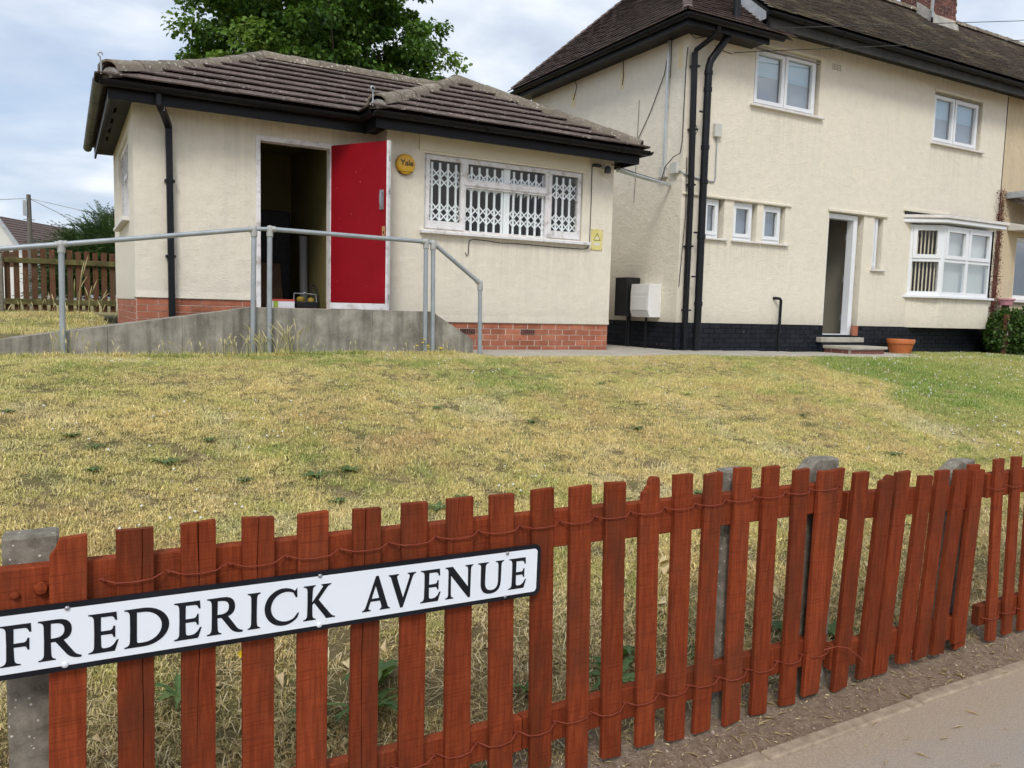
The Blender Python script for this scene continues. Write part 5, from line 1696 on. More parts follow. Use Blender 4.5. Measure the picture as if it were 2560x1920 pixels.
LS = [((.115, .02), (0, .012))]           # left stem foot
SL_ = lambda: [((.115, .02), (0, .012))]
stem_left = lambda a, b: [(b, 1)]
GL = {
    'I': ([path_((0, 0), (.34, 0), (.34, .015), ((.245, .02), (.24, .16)), (.235, .5), (.24, .84), ((.245, .98), (.34, .985)), (.34, 1), (0, 1), (0, .985), ((.095, .98), (.10, .84)), (.105, .5), (.10, .16), ((.095, .02), (0, .015)))]),
    'F': ([path_((0, 0), (.40, 0), (.40, .015), ((.27, .02), (.268, .16)), (.262, .455), (.50, .455), ((.545, .45), (.56, .36)), (.585, .36), (.585, .64), (.56, .64), ((.545, .545), (.48, .535)), (.262, .535), (.265, .915), (.50, .915), ((.575, .91), (.60, .80)), (.63, .80), (.62, 1), (0, 1), (0, .985), ((.12, .98), (.125, .84)), (.13, .5), (.125, .16), ((.12, .02), (0, .015)))]),
    'E': ([path_((0, 0), (.575, 0), (.66, .27), (.63, .27), ((.56, .10), (.42, .085)), (.34, .085), ((.265, .09), (.265, .18)), (.262, .455), (.50, .455), ((.545, .45), (.56, .36)), (.585, .36), (.585, .64), (.56, .64), ((.545, .545), (.48, .535)), (.262, .535), (.265, .915), (.50, .915), ((.575, .91), (.60, .80)), (.63, .80), (.615, 1), (0, 1), (0, .985), ((.12, .98), (.125, .84)), (.13, .5), (.125, .16), ((.12, .02), (0, .015)))]),
    'D': ([path_((0, 0), (.42, 0), *el(.42, .5, .58, .5, -90, 90)[1:], (.30, 1), (0, 1), (0, .985), ((.12, .98), (.125, .84)), (.13, .5), (.125, .16), ((.12, .02), (0, .015))), [(.265, .12)] + [(.31, .085)] + el(.42, .5, .43, .415, -90, 90) + [(.265, .915)]]),
    'R': ([path_((0, 0), (.37, 0), (.37, .015), ((.27, .02), (.268, .16)), (.262, .455), (.38, .455), (.64, .10), ((.74, -.02), (.95, -.02)), (.96, .015), ((.85, .03), (.78, .13)), (.545, .475), ((.735, .53), (.735, .73)), ((.735, 1.01), (.40, 1.0)), (0, 1), (0, .985), ((.12, .98), (.125, .84)), (.13, .5), (.125, .16), ((.12, .02), (0, .015))), path_((.262, .53), (.36, .53), ((.59, .54), (.59, .73)), ((.59, .925), (.37, .925)), (.268, .925))]),
    'C': ([el(.52, .5, .52, .525, 52, 318, 30) + [(.955, .27), (.93, .27)] + el(.59, .5, .435, .435, 312, 62, 26)[1:] + [(.87, .74), (.90, .74), (.90, 1.0)]]),
    'K': ([path_((0, 0), (.38, 0), (.38, .015), ((.27, .02), (.268, .16)), (.262, .44), (.33, .50), (.70, .045), (.72, 0), (1.0, 0), (1.0, .015), ((.93, .02), (.86, .09)), (.46, .565), (.72, .90), ((.78, .98), (.86, .985)), (.86, 1), (.56, 1), (.56, .985), ((.64, .97), (.61, .92)), (.262, .50), (.268, .84), ((.27, .98), (.36, .985)), (.36, 1), (0, 1), (0, .985), ((.12, .98), (.125, .84)), (.13, .5), (.125, .16), ((.12, .02), (0, .015)))]),
    'A': ([path_((0, 0), (.29, 0), (.29, .015), ((.19, .03), (.21, .10)), (.285, .285), (.64, .285), (.70, .11), ((.72, .03), (.64, .015)), (.64, 0), (1, 0), (1, .015), ((.93, .02), (.90, .10)), (.555, 1.03), (.475, 1.03), (.13, .13), ((.08, .02), (0, .015))), [(.315, .355), (.61, .355), (.465, .75)]]),
    'V': ([path_((0, 1), (.36, 1), (.36, .985), ((.265, .97), (.295, .88)), (.54, .25), (.775, .86), ((.81, .97), (.71, .985)), (.71, 1), (1, 1), (1, .985), ((.92, .98), (.875, .88)), (.53, -.03), (.45, -.03), (.10, .88), ((.07, .98), (0, .985)))]),
    'N': ([path_((0, 0), (.29, 0), (.29, .015), ((.19, .02), (.188, .14)), (.18, .74), (.87, -.03), (.94, -.03), (.94, .86), ((.945, .98), (1.03, .985)), (1.03, 1), (.74, 1), (.74, .985), ((.845, .98), (.85, .86)), (.855, .30), (.24, 1), (-.02, 1), (-.02, .985), ((.09, .97), (.10, .86)), (.108, .14), ((.11, .02), (0, .015)))]),
    'U': ([path_((0, 1), (.37, 1), (.37, .985), ((.265, .98), (.26, .86)), (.255, .35), ((.255, .07), (.51, .065)), ((.755, .065), (.76, .35)), (.755, .86), ((.75, .98), (.65, .985)), (.65, 1), (.94, 1), (.94, .985), ((.85, .98), (.845, .86)), (.84, .33), ((.83, -.025), (.47, -.025)), ((.12, -.025), (.115, .33)), (.112, .86), ((.11, .98), (0, .985)))]),
}
LET = [('F', -.1458, -.084), ('R', -.069, .0199), ('E', .0361, .1005), ('D', .1149, .216), ('E', .2296, .2942), ('R', .3088, .3977), ('I', .4112, .4424), ('C', .4555, .5464), ('K', .5598, .6476),
       ('A', .7286, .8116), ('V', .8068, .8904), ('E', .9079, .9719), ('N', .9878, 1.0798), ('U', 1.0980, 1.1873), ('E', 1.2077, 1.2701)]
CAPH = .0975
for chx, x0, x1 in LET:
    loops = GL[chx]
    allx = [p[0] for p in loops[0]]
    k = (x1 - x0) / (max(allx) - min(allx))
    u0 = x0 + .20 - min(allx) * k
    v0 = -.0515
    lp = []
    for L_ in loops:
        q = [(u0 + p[0] * k, v0 + p[1] * CAPH) for p in L_]
        o = [q[0]]
        for p in q[1:]:
            if math.hypot(p[0] - o[-1][0], p[1] - o[-1][1]) > 1e-5:
                o.append(p)
        if math.hypot(o[0][0] - o[-1][0], o[0][1] - o[-1][1]) < 1e-5:
            o.pop()
        ar = sum(o[i][0] * o[(i + 1) % len(o)][1] - o[(i + 1) % len(o)][0] * o[i][1] for i in range(len(o)))
        sg2 = (1 if ar > 0 else -1) * (1 if L_ is loops[0] else -1) * .0011
        o2 = []
        for i in range(len(o)):
            p0, p1, p2 = Vector(o[i - 1]), Vector(o[i]), Vector(o[(i + 1) % len(o)])
            e1, e2 = (p1 - p0).normalized(), (p2 - p1).normalized()
            nn = Vector((e1.y + e2.y, -e1.x - e2.x))
            if nn.length < .3:
                nn = Vector((e1.y, -e1.x)) + e1
            o2.append(p1 + nn.normalized() * sg2)
        lp.append([Vector((p[0], p[1], 0)) for p in o2])
    tri = geometry.tessellate_polygon(lp)
    flat = [p for L_ in lp for p in L_]
    m = MB()
    m.add([sp_(p.x, p.y, 2.1284) for p in flat], [])
    n = len(flat)
    m.add([sp_(p.x, p.y, 2.1292) for p in flat], [])
    for a, b, c in tri:
        e1, e2 = flat[b] - flat[a], flat[c] - flat[a]
        m.f.append((a, b, c) if e1.cross(e2).z > 0 else (a, c, b))
    i0 = 0
    for L_ in lp:
        for i in range(len(L_)):
            j = (i + 1) % len(L_)
            m.f.append((i0 + i, i0 + j, n + i0 + j, n + i0 + i))
        i0 += len(L_)
    m.build('letter', 'sign_black', sg)
for x_, z_, mt, r_ in ((-.008, -.743, 'screw', .006), (-.016, -.882, 'cap_white', .008), (.605, -.752, 'screw', .006), (.603, -.892, 'cap_white', .008), (1.195, -.905, 'screw', .005), (1.20, -.765, 'screw', .006)):
    MB().lathe([(r_, 0), (r_, r_ * .25), (r_ * .8, r_ * .55), (r_ * .3, r_ * .7), (.0004, r_ * .72)], (x_, 2.1293, z_), 14, 'y').build('screw', mt, sg, smooth=True)

# ------------------------------------------------------------------ back fence on the left
bf = thing('picket_fence', (-1, 16, -.26), 'weathered brown picket fence with mossy rails behind the ramp', 'fence')
BFY = 16.0
x = -3.9
while x < 1.25:
    zt = .80 + random.uniform(-.015, .015) + (.02 if x < 0 else 0)
    o_ = MB(); o_.prism([(x, BFY, -.25), (x + .085, BFY, -.25), (x + .085 + random.uniform(-.006, .006), BFY, zt), (x + random.uniform(-.004, .004), BFY, zt)], (0, .02, 0)); o_.build('picket', 'old_wood', bf)
    x += .1325
MB().box(-.86, 1.3, BFY - .055, BFY - .001, .555, .645).build('rail', 'moss_wood', bf, bevel=.006)
MB().box(-.86, 1.3, BFY - .055, BFY - .001, -.145, -.045).build('rail', 'moss_wood', bf, bevel=.006)
MB().box(-4, -.99, BFY - .055, BFY - .001, .555, .645).build('rail', 'moss_wood', bf, bevel=.006)
MB().box(-4, -.99, BFY - .055, BFY - .001, -.145, -.045).build('rail', 'moss_wood', bf, bevel=.006)
MB().box(-.985, -.865, BFY - .09, BFY + .02, -.5, .70).build('concrete_post', 'post', bf, bevel=.015)

# ------------------------------------------------------------------ overhead cables, pole, far house
tag(MB().tube([(8.72, 8.98, 4.16), (14.2, 8.0, 5.05), (26, 5.9, 7.0)], .006, 5).build('overhead_cable', 'cable', org=(8.72, 8.98, 4.16)), 'upper overhead cable crossing the roof to the right', 'cable')
tag(MB().tube([(8.9, 9.25, 3.93), (14.27, 8.0, 4.75), (26, 5.3, 6.55)], .006, 5).build('overhead_cable', 'cable', org=(8.9, 9.25, 3.93)), 'lower overhead cable leaving the wall left of the upper window', 'cable')
pole = thing('telegraph_pole', (-.76, 26, -.4), 'wooden telegraph pole beyond the brown fence at left', 'pole')
MB().tube([(-.74, 26, -.6), (-.76, 26, 2.78)], .085, 12, True, .055).build('pole', 'pole_wood', pole, smooth=True)
MB().box(-.90, -.80, 25.92, 26.0, 2.2, 2.62).build('terminal_box', 'lead', pole)
for zz in (1.2, 1.5, 1.8, 2.1):
    MB().tube([(-.9, 26, zz), (-.62, 26, zz)], .009, 5).build('step_iron', 'cable', pole)
for tgt in ((-14, 30, 1.9), (-14, 22, .9), (9, 24, 1.35), (6, 33, .6)):
    pts = [Vector((-.76, 26, 2.68)).lerp(Vector(tgt), k / 10) - Vector((0, 0, .18 * math.sin(math.pi * k / 10))) for k in range(11)]
    MB().tube(pts, .009, 4).build('phone_wire', 'lead', pole)
fh = thing('far_house', (-2, 46, -.5), 'far white gabled house with brown tiled roof beyond the pole', 'house')
rd = Vector((.496, .868, 0)); gd = Vector((.868, -.496, 0))
ap = Vector((-2.49, 45, 3.56))
q = [ap + gd * s_ - Vector((0, 0, d)) for s_, d in ((1.02, 1.42), (0, 0), (-1.9, 2.2))]
gb = MB(); gb.prism([q[0], q[1], q[2], Vector((q[2].x, q[2].y, -1)), Vector((q[0].x, q[0].y, -1))], rd * 5.6); gb.build('wall', 'far_white', fh)
oh = rd * -.12
rf = MB()
for a, b in ((q[1], ap + gd * 1.22 - Vector((0, 0, 1.70))), (q[1], ap + gd * -2.1 - Vector((0, 0, 2.43)))):
    a2, b2 = a + oh, b + oh
    rf.hexa([a2, b2, b2 + rd * 6, a2 + rd * 6, a2 + Vector((0, 0, .1)), b2 + Vector((0, 0, .1)), b2 + rd * 6 + Vector((0, 0, .1)), a2 + rd * 6 + Vector((0, 0, .1))])
rfo = rf.build('roof', 'far_tile', fh)
e_ = ap + gd * 1.22 - Vector((0, 0, 1.70)) + oh
V_ = (ap + oh - e_); sl_f = V_.length
tt = tiles(e_ + Vector((0, 0, .1)), rd, V_, [(0, 0), (6, 0), (6, sl_f), (0, sl_f)], .3, .15, .03, .03, .002, 12)
tag(tt.build('far_tiles', 'far_tile', rfo), kind='stuff')
vb = MB(); vb.hexa([e_ - rd * .06 + Vector((0, 0, -.1)), e_ + Vector((0, 0, -.1)), ap + oh + Vector((0, 0, -.1)), ap + oh - rd * .06 + Vector((0, 0, -.1)), e_ - rd * .06 + Vector((0, 0, .16)), e_ + Vector((0, 0, .16)), ap + oh + Vector((0, 0, .16)), ap + oh - rd * .06 + Vector((0, 0, .16))]); vb.build('verge_board', 'lead', fh)
for s_ in (-.9, .25):
    c_ = ap + gd * s_ + rd * -.02
    m = MB(); m.hexa([c_ - gd * .35 + Vector((0, 0, -2.2)), c_ + gd * .35 + Vector((0, 0, -2.2)), c_ + gd * .35 + rd * .1 + Vector((0, 0, -2.2)), c_ - gd * .35 + rd * .1 + Vector((0, 0, -2.2)), c_ - gd * .35 + Vector((0, 0, -1.5)), c_ + gd * .35 + Vector((0, 0, -1.5)), c_ + gd * .35 + rd * .1 + Vector((0, 0, -1.5)), c_ - gd * .35 + rd * .1 + Vector((0, 0, -1.5))]); m.build('window', 'board', fh)

# ------------------------------------------------------------------ foliage


def leafmesh(P, D, Nm, size, aspect, rnd, fold=.25):
    """many small leaves: P centres, D directions, Nm normals; each a folded diamond of 2 triangles x2"""
    n = len(P)
    D = D / np.linalg.norm(D, axis=1, keepdims=True)
    Sd = np.cross(D, Nm); Sd /= np.linalg.norm(Sd, axis=1, keepdims=True) + 1e-9
    Up = np.cross(Sd, D)
    s = size[:, None]
    v = np.empty((n, 4, 3))
    v[:, 0] = P - D * s * .5
    v[:, 1] = P + Sd * s * aspect * .5 + Up * s * fold * .3
    v[:, 2] = P + D * s * .5 - Up * s * fold * .4
    v[:, 3] = P - Sd * s * aspect * .5 + Up * s * fold * .3
    mb = MB()
    mb.v = v.reshape(-1, 3)
    idx = np.arange(n)[:, None] * 4
    f = np.concatenate([idx + np.array([[0, 1, 2]]), idx + np.array([[0, 2, 3]])], 1).reshape(-1, 3)
    return v.reshape(-1, 3), f, np.repeat(rnd, 4)


def rawmesh(name, V, F, mat, parent=None, att=None, org=(0, 0, 0)):
    o0 = (worldloc(parent) - Vector((0, 0, H))) if parent is not None else Vector(org)
    me = bpy.data.meshes.new(name)
    V = np.asarray(V, np.float32) - np.array(o0, np.float32)
    me.vertices.add(len(V)); me.vertices.foreach_set('co', V.ravel())
    F = np.asarray(F, np.int32); k = F.shape[1]
    me.loops.add(F.size); me.loops.foreach_set('vertex_index', F.ravel())
    me.polygons.add(len(F)); me.polygons.foreach_set('loop_start', np.arange(0, F.size, k, dtype=np.int32))
    me.update(calc_edges=True)
    me.materials.append(MAT[mat])
    if att is not None:
        a = me.attributes.new('rnd', 'FLOAT', 'POINT'); a.data.foreach_set('value', np.asarray(att, np.float32))
    ob = bpy.data.objects.new(name, me); C.objects.link(ob)
    if parent is not None:
        ob.parent = parent
    else:
        ob.location = o0 + Vector((0, 0, H))
    return ob


def rand_unit(n):
    v = rng.normal(size=(n, 3))
    return v / np.linalg.norm(v, axis=1, keepdims=True)


def tree(name, base, label, lobes, nblob, per, lsize, mat, trunk_r, blob_r, group=None):
    """lobes: (cx,cy,cz,rx,ry,rz) ellipsoids; leaf clumps hang on twigs that reach through them"""
    t = thing(name, base, label, 'tree', group)
    vol = np.array([l[3] * l[4] * l[5] for l in lobes]); vol = vol / vol.sum()
    cent = []
    for i in range(nblob):
        l = lobes[rng.choice(len(lobes), p=vol)]
        u = rand_unit(1)[0] * rng.uniform(.28, 1.0) ** .45
        cent.append((l[0] + u[0] * l[3], l[1] + u[1] * l[4], l[2] + u[2] * l[5], *u))
    cent = np.array(cent)
    P, D, Nn, sz, rn = [], [], [], [], []
    for c in cent:
        k = int(per * rng.uniform(.6, 1.4))
        r = blob_r * rng.uniform(.55, 1.3)
        q = rand_unit(k) * (rng.uniform(0, 1, k) ** .5)[:, None] * np.array([r, r, r * .62])
        outw = c[3:6] * .5 + np.array([0, 0, -.25])
        P.append(c[:3] + q + outw * (q @ outw)[:, None] * .3)
        D.append(q / r + outw + rng.normal(size=(k, 3)) * .5 + np.array([0, 0, -.25]))
        Nn.append(np.array([0, 0, 1.0]) + rng.normal(size=(k, 3)) * .55)
        sz.append(lsize * rng.uniform(.6, 1.25, k))
        rn.append(np.clip(rng.uniform(.15, .85) + rng.normal(size=k) * .18, 0, 1))
    V, F, A_ = leafmesh(np.concatenate(P), np.concatenate(D), np.concatenate(Nn), np.concatenate(sz), .72, np.concatenate(rn))
    rawmesh('crown', V, F, mat, t, A_)
    m = MB()
    b = Vector(base)
    top = Vector((np.mean([l[0] for l in lobes]), np.mean([l[1] for l in lobes]), np.mean([l[2] for l in lobes])))
    m.tube([b + Vector((0, 0, -.3)), b.lerp(top, .3) + Vector((.1, 0, 0)), b.lerp(top, .6) - Vector((.1, 0, 0)), top], trunk_r, 10, True, trunk_r * .35)
    m.build('trunk', 'bark', t, smooth=True)
    m = MB()
    for c in cent[:: max(1, len(cent) // 110)]:
        e = Vector(c[:3]); s0 = b.lerp(top, rng.uniform(.45, .95))
        mid = s0.lerp(e, .5) + Vector((rng.normal() * .2, rng.normal() * .2, .25))
        m.tube([s0, mid, e], trunk_r * .22, 5, False, .012)
    m.build('branches', 'bark', t, smooth=True)
    return t


tree('broadleaf_tree', (6.4, 22.5, -.4), 'large dark green broadleaf tree rising behind the bungalow roof',
     [(5.6, 22, 7.6, 2.7, 3.0, 3.4), (7.7, 22, 6.6, 2.2, 2.6, 2.6), (4.2, 22, 6.5, 1.8, 2.4, 2.4), (6.2, 22.5, 9.4, 2.8, 2.8, 2.4), (8.7, 22.2, 5.6, 1.3, 2, 1.5), (8.2, 21.8, 4.6, 1.7, 2, 1.3), (6.0, 21.8, 4.7, 2.6, 2.2, 1.5), (3.9, 21.8, 4.8, 1.5, 2, 1.3)], 560, 200, .145, 'tree_leaf', .28, .55)


def conifer_bush(name, base, label, rx, ry, h, nspray):
    t = thing(name, base, label, 'bush')
    V, F, A_ = [], [], []
    b = np.array(base)
    for i in range(nspray):
        u = rand_unit(1)[0]; u[2] = abs(u[2])
        r = rng.uniform(.35, 1.0) ** .5
        s0 = b + np.array([u[0] * rx * r * .75, u[1] * ry * r * .75, h * .12 + u[2] * h * r * .74])
        out = np.array([u[0], u[1] * .8, .55 + .5 * u[2]]) + rng.normal(size=3) * .25
        out /= np.linalg.norm(out)
        L = rng.uniform(.35, .75)
        n = 7
        droop = rng.uniform(.15, .5)
        pts = [s0 + out * L * k / n + np.array([0, 0, -droop * L * (k / n) ** 2.2]) for k in range(n + 1)]
        rn = np.clip(rng.uniform(.1, .9) + .1 * rng.normal(), 0, 1)
        side = np.cross(out, [0, 0, 1]); side /= np.linalg.norm(side) + 1e-9
        for k in range(1, n + 1):
            p, tdir = pts[k], pts[k] - pts[k - 1]
            tdir = tdir / np.linalg.norm(tdir)
            for sg_ in (-1, 1):
                for rep in range(2):
                    lf = .14 * (1 - .55 * k / n) * rng.uniform(.7, 1.3)
                    d = tdir * rng.uniform(.5, .95) + side * sg_ * rng.uniform(.35, .8) + np.array([0, 0, rng.uniform(-.25, .2)])
                    w_ = np.cross(d, rng.normal(size=3)); w_ /= np.linalg.norm(w_) + 1e-9
                    i0 = len(V)
                    V += [p - w_ * .007, p + w_ * .007, p + d * lf]
                    F.append((i0, i0 + 1, i0 + 2)); A_ += [rn, rn, min(1, rn + .15)]
            i0 = len(V)
            V += [pts[k - 1] - side * .006, pts[k - 1] + side * .006, pts[k]]
            F.append((i0, i0 + 1, i0 + 2)); A_ += [rn] * 3
    rawmesh('foliage', V, F, 'conifer', t, A_)
    m = MB().tube([Vector(base) + Vector((0, 0, -.1)), Vector(base) + Vector((.05, 0, h * .6))], .09, 8, True, .03); m.build('stem', 'bark', t)
    return t


conifer_bush('feathery_bush', (1.25, 19.2, -.3), 'feathery dark green conifer bush behind the brown fence', 2.0, 1.4, 2.25, 5200)


def shrub(name, base, label, boxes, n, lsize, mat, cat='hedge'):
    t = thing(name, base, label, cat)
    P, D, Nn = [], [], []
    for (cx, cy_, cz, rx, ry, rz) in boxes:
        k = int(n / len(boxes))
        u = rand_unit(k) * (rng.uniform(.25, 1, k) ** .35)[:, None]
        bump_ = 1 + .13 * np.array([mnoise.noise(Vector((a * 3, b * 3, c * 3 + cx))) for a, b, c in u])
        P.append(np.array([cx, cy_, cz]) + u * np.array([rx, ry, rz]) * bump_[:, None])
        D.append(u + rng.normal(size=(k, 3)) * .7)
        Nn.append(u * .6 + np.array([0, 0, .8]) + rng.normal(size=(k, 3)) * .4)
    P = np.concatenate(P); k = len(P)
    V, F, A_ = leafmesh(P, np.concatenate(D), np.concatenate(Nn), lsize * rng.uniform(.6, 1.3, k), .6, np.clip(rng.normal(.5, .25, k), 0, 1))
    rawmesh('foliage', V, F, mat, t, A_)
    m = MB()
    for (cx, cy_, cz, rx, ry, rz) in boxes:
        for j in range(7):
            e = Vector((cx + rng.uniform(-.7, .7) * rx, cy_ + rng.uniform(-.7, .7) * ry, cz + rng.uniform(-.1, .6) * rz))
            m.tube([Vector((cx + rng.uniform(-.3, .3) * rx, cy_, base[2] - .05)), (Vector((cx, cy_, cz)) + e) / 2, e], .018, 5, False, .006)
    m.build('stems', 'bark', t)
    return t


shrub('hedge', (17.2, 8.7, -.68), 'clipped dark green hedge at the right end of the house base', [(15.95, 8.78, -.22, .52, .42, .50), (16.7, 8.7, -.18, .72, .52, .50), (17.6, 8.7, -.17, .9, .55, .52), (18.6, 8.7, -.18, .9, .55, .52)], 12000, .075, 'hedge_leaf')
# dead climber on the party line
vn = thing('dead_vine', (16.22, 9.27, -.6), 'dead brown climber clinging to the party line beside the bay window', 'vine')
m = MB()
for i in range(9):
    x0 = 16.22 + rng.normal() * .03
    pts = []
    zt_ = rng.uniform(1.9, 2.75)
    for k in range(12):
        pts.append((x0 + .03 * math.sin(k * 1.3 + i) + rng.normal() * .012, 9.283 - rng.uniform(0, .03), -.55 + (zt_ + .55) * k / 11))
    m.tube(pts, .008, 4, False, .003)
for i in range(14):
    pts = []
    x0, z0_ = 16.2 + rng.normal() * .05, rng.uniform(-.2, 2.2)
    dx = rng.choice([-1, 1])
    for k in range(5):
        pts.append((x0 + dx * k * rng.uniform(.02, .05), 9.286, z0_ + .06 * k + rng.normal() * .02))
    m.tube(pts, .005, 4, False, .002)
m.build('stems', 'vine', vn)
k = 1500
zc2 = rng.uniform(-.1, 2.6, k)
xw = 16.21 + rng.normal(size=k) * (.05 + .045 * np.sin(zc2 * 2.1) ** 2)
P_ = np.stack([xw, 9.275 - rng.uniform(0, .05, k), zc2], 1)
k2 = 260
P2 = np.stack([15.95 + rng.normal(size=k2) * .12, 9.285 - rng.uniform(0, .03, k2), .12 + rng.normal(size=k2) * .16], 1)
P_ = np.concatenate([P_, P2]); k = len(P_)
V, F, A_ = leafmesh(P_, rand_unit(k), rand_unit(k), rng.uniform(.02, .045, k), .6, rng.uniform(0, .6, k))
rawmesh('dead_leaves', V, F, 'vine', vn, A_)
gp_ = thing('gate_post', (15.95, 8.55, -.66), 'dark timber post beside the hedge with a pale tag', 'post')
MB().box(15.60, 15.68, 8.62, 8.70, -.7, .14).build('post', 'old_wood', gp_, bevel=.005)
MB().box(15.62, 15.65, 8.614, 8.6195, -.25, .02).build('tag', 'sill', gp_)
pk = thing('plant_pot', (16.7, 9.0, .34), 'small pink plastic pot standing above the hedge', 'pot')
MB().lathe([(.12, 0), (.15, .10), (.165, .10), (.168, .13), (.15, .13), (.14, .11)], (16.35, 9.1, .33), 20).build('pot', 'pink', pk, smooth=True)
MB().box(16.30, 16.40, 9.05, 9.15, -.7, .329).build('stand', 'moss_wood', pk)

pt = thing('flower_pot', (13.0, 9.0, -.625), 'large empty orange plastic flower pot against the black base', 'pot')
MB().lathe([(.165, 0), (.17, .008), (.212, .195), (.215, .20)], (13.0, 9.0, -.625), 32).build('body', 'terracotta', pt, smooth=True)
MB().lathe([(.216, .19), (.228, .195), (.236, .262), (.23, .272), (.217, .272), (.21, .20), (.19, .19)], (13.0, 9.0, -.625), 32).build('rim', 'terracotta', pt, smooth=True)
for a_ in np.arange(0, 6.28, .39):
    c1_, s1_ = math.cos(a_), math.sin(a_)
    MB().tube([(13.0 + c1_ * .171, 9.0 + s1_ * .171, -.61), (13.0 + c1_ * .211, 9.0 + s1_ * .211, -.44)], .004, 5).build('rib', 'terracotta', pt)
MB().lathe([(.19, .165), (.19, .17)], (13.0, 9.0, -.625), 24).build('soil', 'bag_black', pt)

# ------------------------------------------------------------------ lawn grass (stuff): tufts instanced on scattered points
tufts = bpy.data.collections.new('tuft_sources')


def tuft(nb, spread, h0, h1, wd, lie, name):
    V, F, A_ = [], [], []
    for i in range(nb):
        a = rng.uniform(0, 6.283); r = spread * math.sqrt(rng.uniform())
        p = np.array([math.cos(a) * r, math.sin(a) * r, -.006])
        ln = rng.uniform(h0, h1)
        az = rng.uniform(0, 6.283)
        d = np.array([math.cos(az), math.sin(az), 0])
        l0 = rng.uniform(.1, lie); sd_ = np.array([-d[1], d[0], 0]) * wd * rng.uniform(.6, 1.3)
        rn = np.clip(rng.normal(.5, .3), 0, 1)
        p1 = p + np.array([0, 0, ln * .5]) * (1 - .4 * l0) + d * ln * .25 * l0
        p2 = p1 + np.array([0, 0, ln * .5]) * (1 - l0 * 1.15) + d * ln * .6 * l0 + rng.normal(size=3) * .003
        i0 = len(V)
        V += [p - sd_ * .5, p + sd_ * .5, p1 + sd_ * .5, p1 - sd_ * .5, p2]
        F += [(i0, i0 + 1, i0 + 2), (i0, i0 + 2, i0 + 3), (i0 + 3, i0 + 2, i0 + 4)]
        A_ += [rn] * 5
    me = bpy.data.meshes.new(name)
    me.from_pydata([tuple(v) for v in V], [], F)
    at = me.attributes.new('rnd', 'FLOAT', 'POINT'); at.data.foreach_set('value', A_)
    me.materials.append(MAT['grass'])
    o = bpy.data.objects.new(name, me); tufts.objects.link(o)


for k in range(4):
    tuft(44, .042, .012, .030, .0034, 1.25, 'tuft_a%d' % k)
for k in range(3):
    tuft(34, .055, .02, .05, .0034, 1.7, 'tuft_b%d' % k)
for k in range(2):
    tuft(20, .03, .03, .065, .0034, .8, 'tuft_c%d' % k)

pts, sc, rot, vi, tone = [], [], [], [], []
STRAW, OLIVE, GREEN, TAN, BLEACH = (np.array(c) for c in ((.82, .69, .315), (.545, .565, .175), (.29, .40, .095), (.70, .535, .255), (.87, .79, .53)))


def grass_tone(x, y):
    n1, n2, n3 = mnoise.noise((x * .55, y * .55, 1.7)), mnoise.noise((x * 1.7, y * 1.7, 4.2)), mnoise.noise((x * 5.5, y * 5.5, 8.1))
    g = .40 + .60 * n1 + .55 * n2 + .60 * n3 + .22 * sm(5.6, 8.2, y) + .15 * sm(4.2, 2.6, y)
    g = min(1, max(0, g))
    c = STRAW * (1 - g) + OLIVE * g
    if g > .75:
        c = c + (GREEN - c) * (g - .75) * 2.6
    b = mnoise.noise((x * .9 + 7, y * .9, 2.2)) * .7 + .5 * mnoise.noise((x * 4, y * 4, 6.6)) - .08
    if b > 0:
        c = c + (TAN - c) * min(1, b * 1.7)
    elif b < -.3:
        c = c + (BLEACH - c) * min(.8, (-.3 - b) * 1.6)
    e = x - (.48 * y + 5.25) + .55 * mnoise.noise((x * 1.1, y * 1.1, 9.9))
    if e > -.1 and y > 3.4:                 # lusher strip right of an old bed edge
        k = sm(-.1, .25, e) * (1 - .55 * sm(1.4, 3.4, e)) * sm(3.6, 5.4, y)
        k = min(1, max(0, k * (1 + .5 * n3)))
        lush = np.array((.25, .40, .075)) + np.array((.20, .12, .06)) * max(0, n2 + .3)
        c = c + (lush - c) * k
    if y < 3.5:                             # unmown, dead growth against the fence
        k = sm(3.5, 2.6, y)
        c = c + (np.array((.47, .35, .18)) * (1 + .35 * n3) - c) * k * .7
    return (*np.clip(c, 0, 1), 1.0)




def scatter(n, x0, x1, y0, y1, keep, smin, smax, kinds):
    X = rng.uniform(x0, x1, n); Yy = rng.uniform(y0, y1, n)
    for x, y in zip(X, Yy):
        if not keep(x, y) or (mnoise.noise((x * 4.3, y * 4.3, 1.1)) < -.38 and rng.uniform() < .75):
            continue
        pts.append((x, y, gz(x, y) + H))
        cl = mnoise.noise((x * 3.1, y * 3.1, 7.7))
        sc.append(rng.uniform(smin, smax) * (1 + .45 * cl))
        rot.append((rng.normal() * .12, rng.normal() * .12, rng.uniform(0, 6.283)))
        vi.append(int(rng.choice(kinds)))
        tone.append(grass_tone(x, y))


def onlawn(x, y):
    if x < -.07 * y - 2.4 or x > 1.95 * y + 2.6:
        return False
    if y > 8.42 and x < 4.3:
        return False
    if 4.3 <= x < 12.0 and y > 7.98 + .04 * math.sin(x * 5):
        return False
    if 12.0 <= x and y > 8.6 + .04 * math.sin(x * 7) and x < 12.6:
        return False
    if 10.9 < x < 12.7 and y > 8.45:
        return False
    return y < 9.24


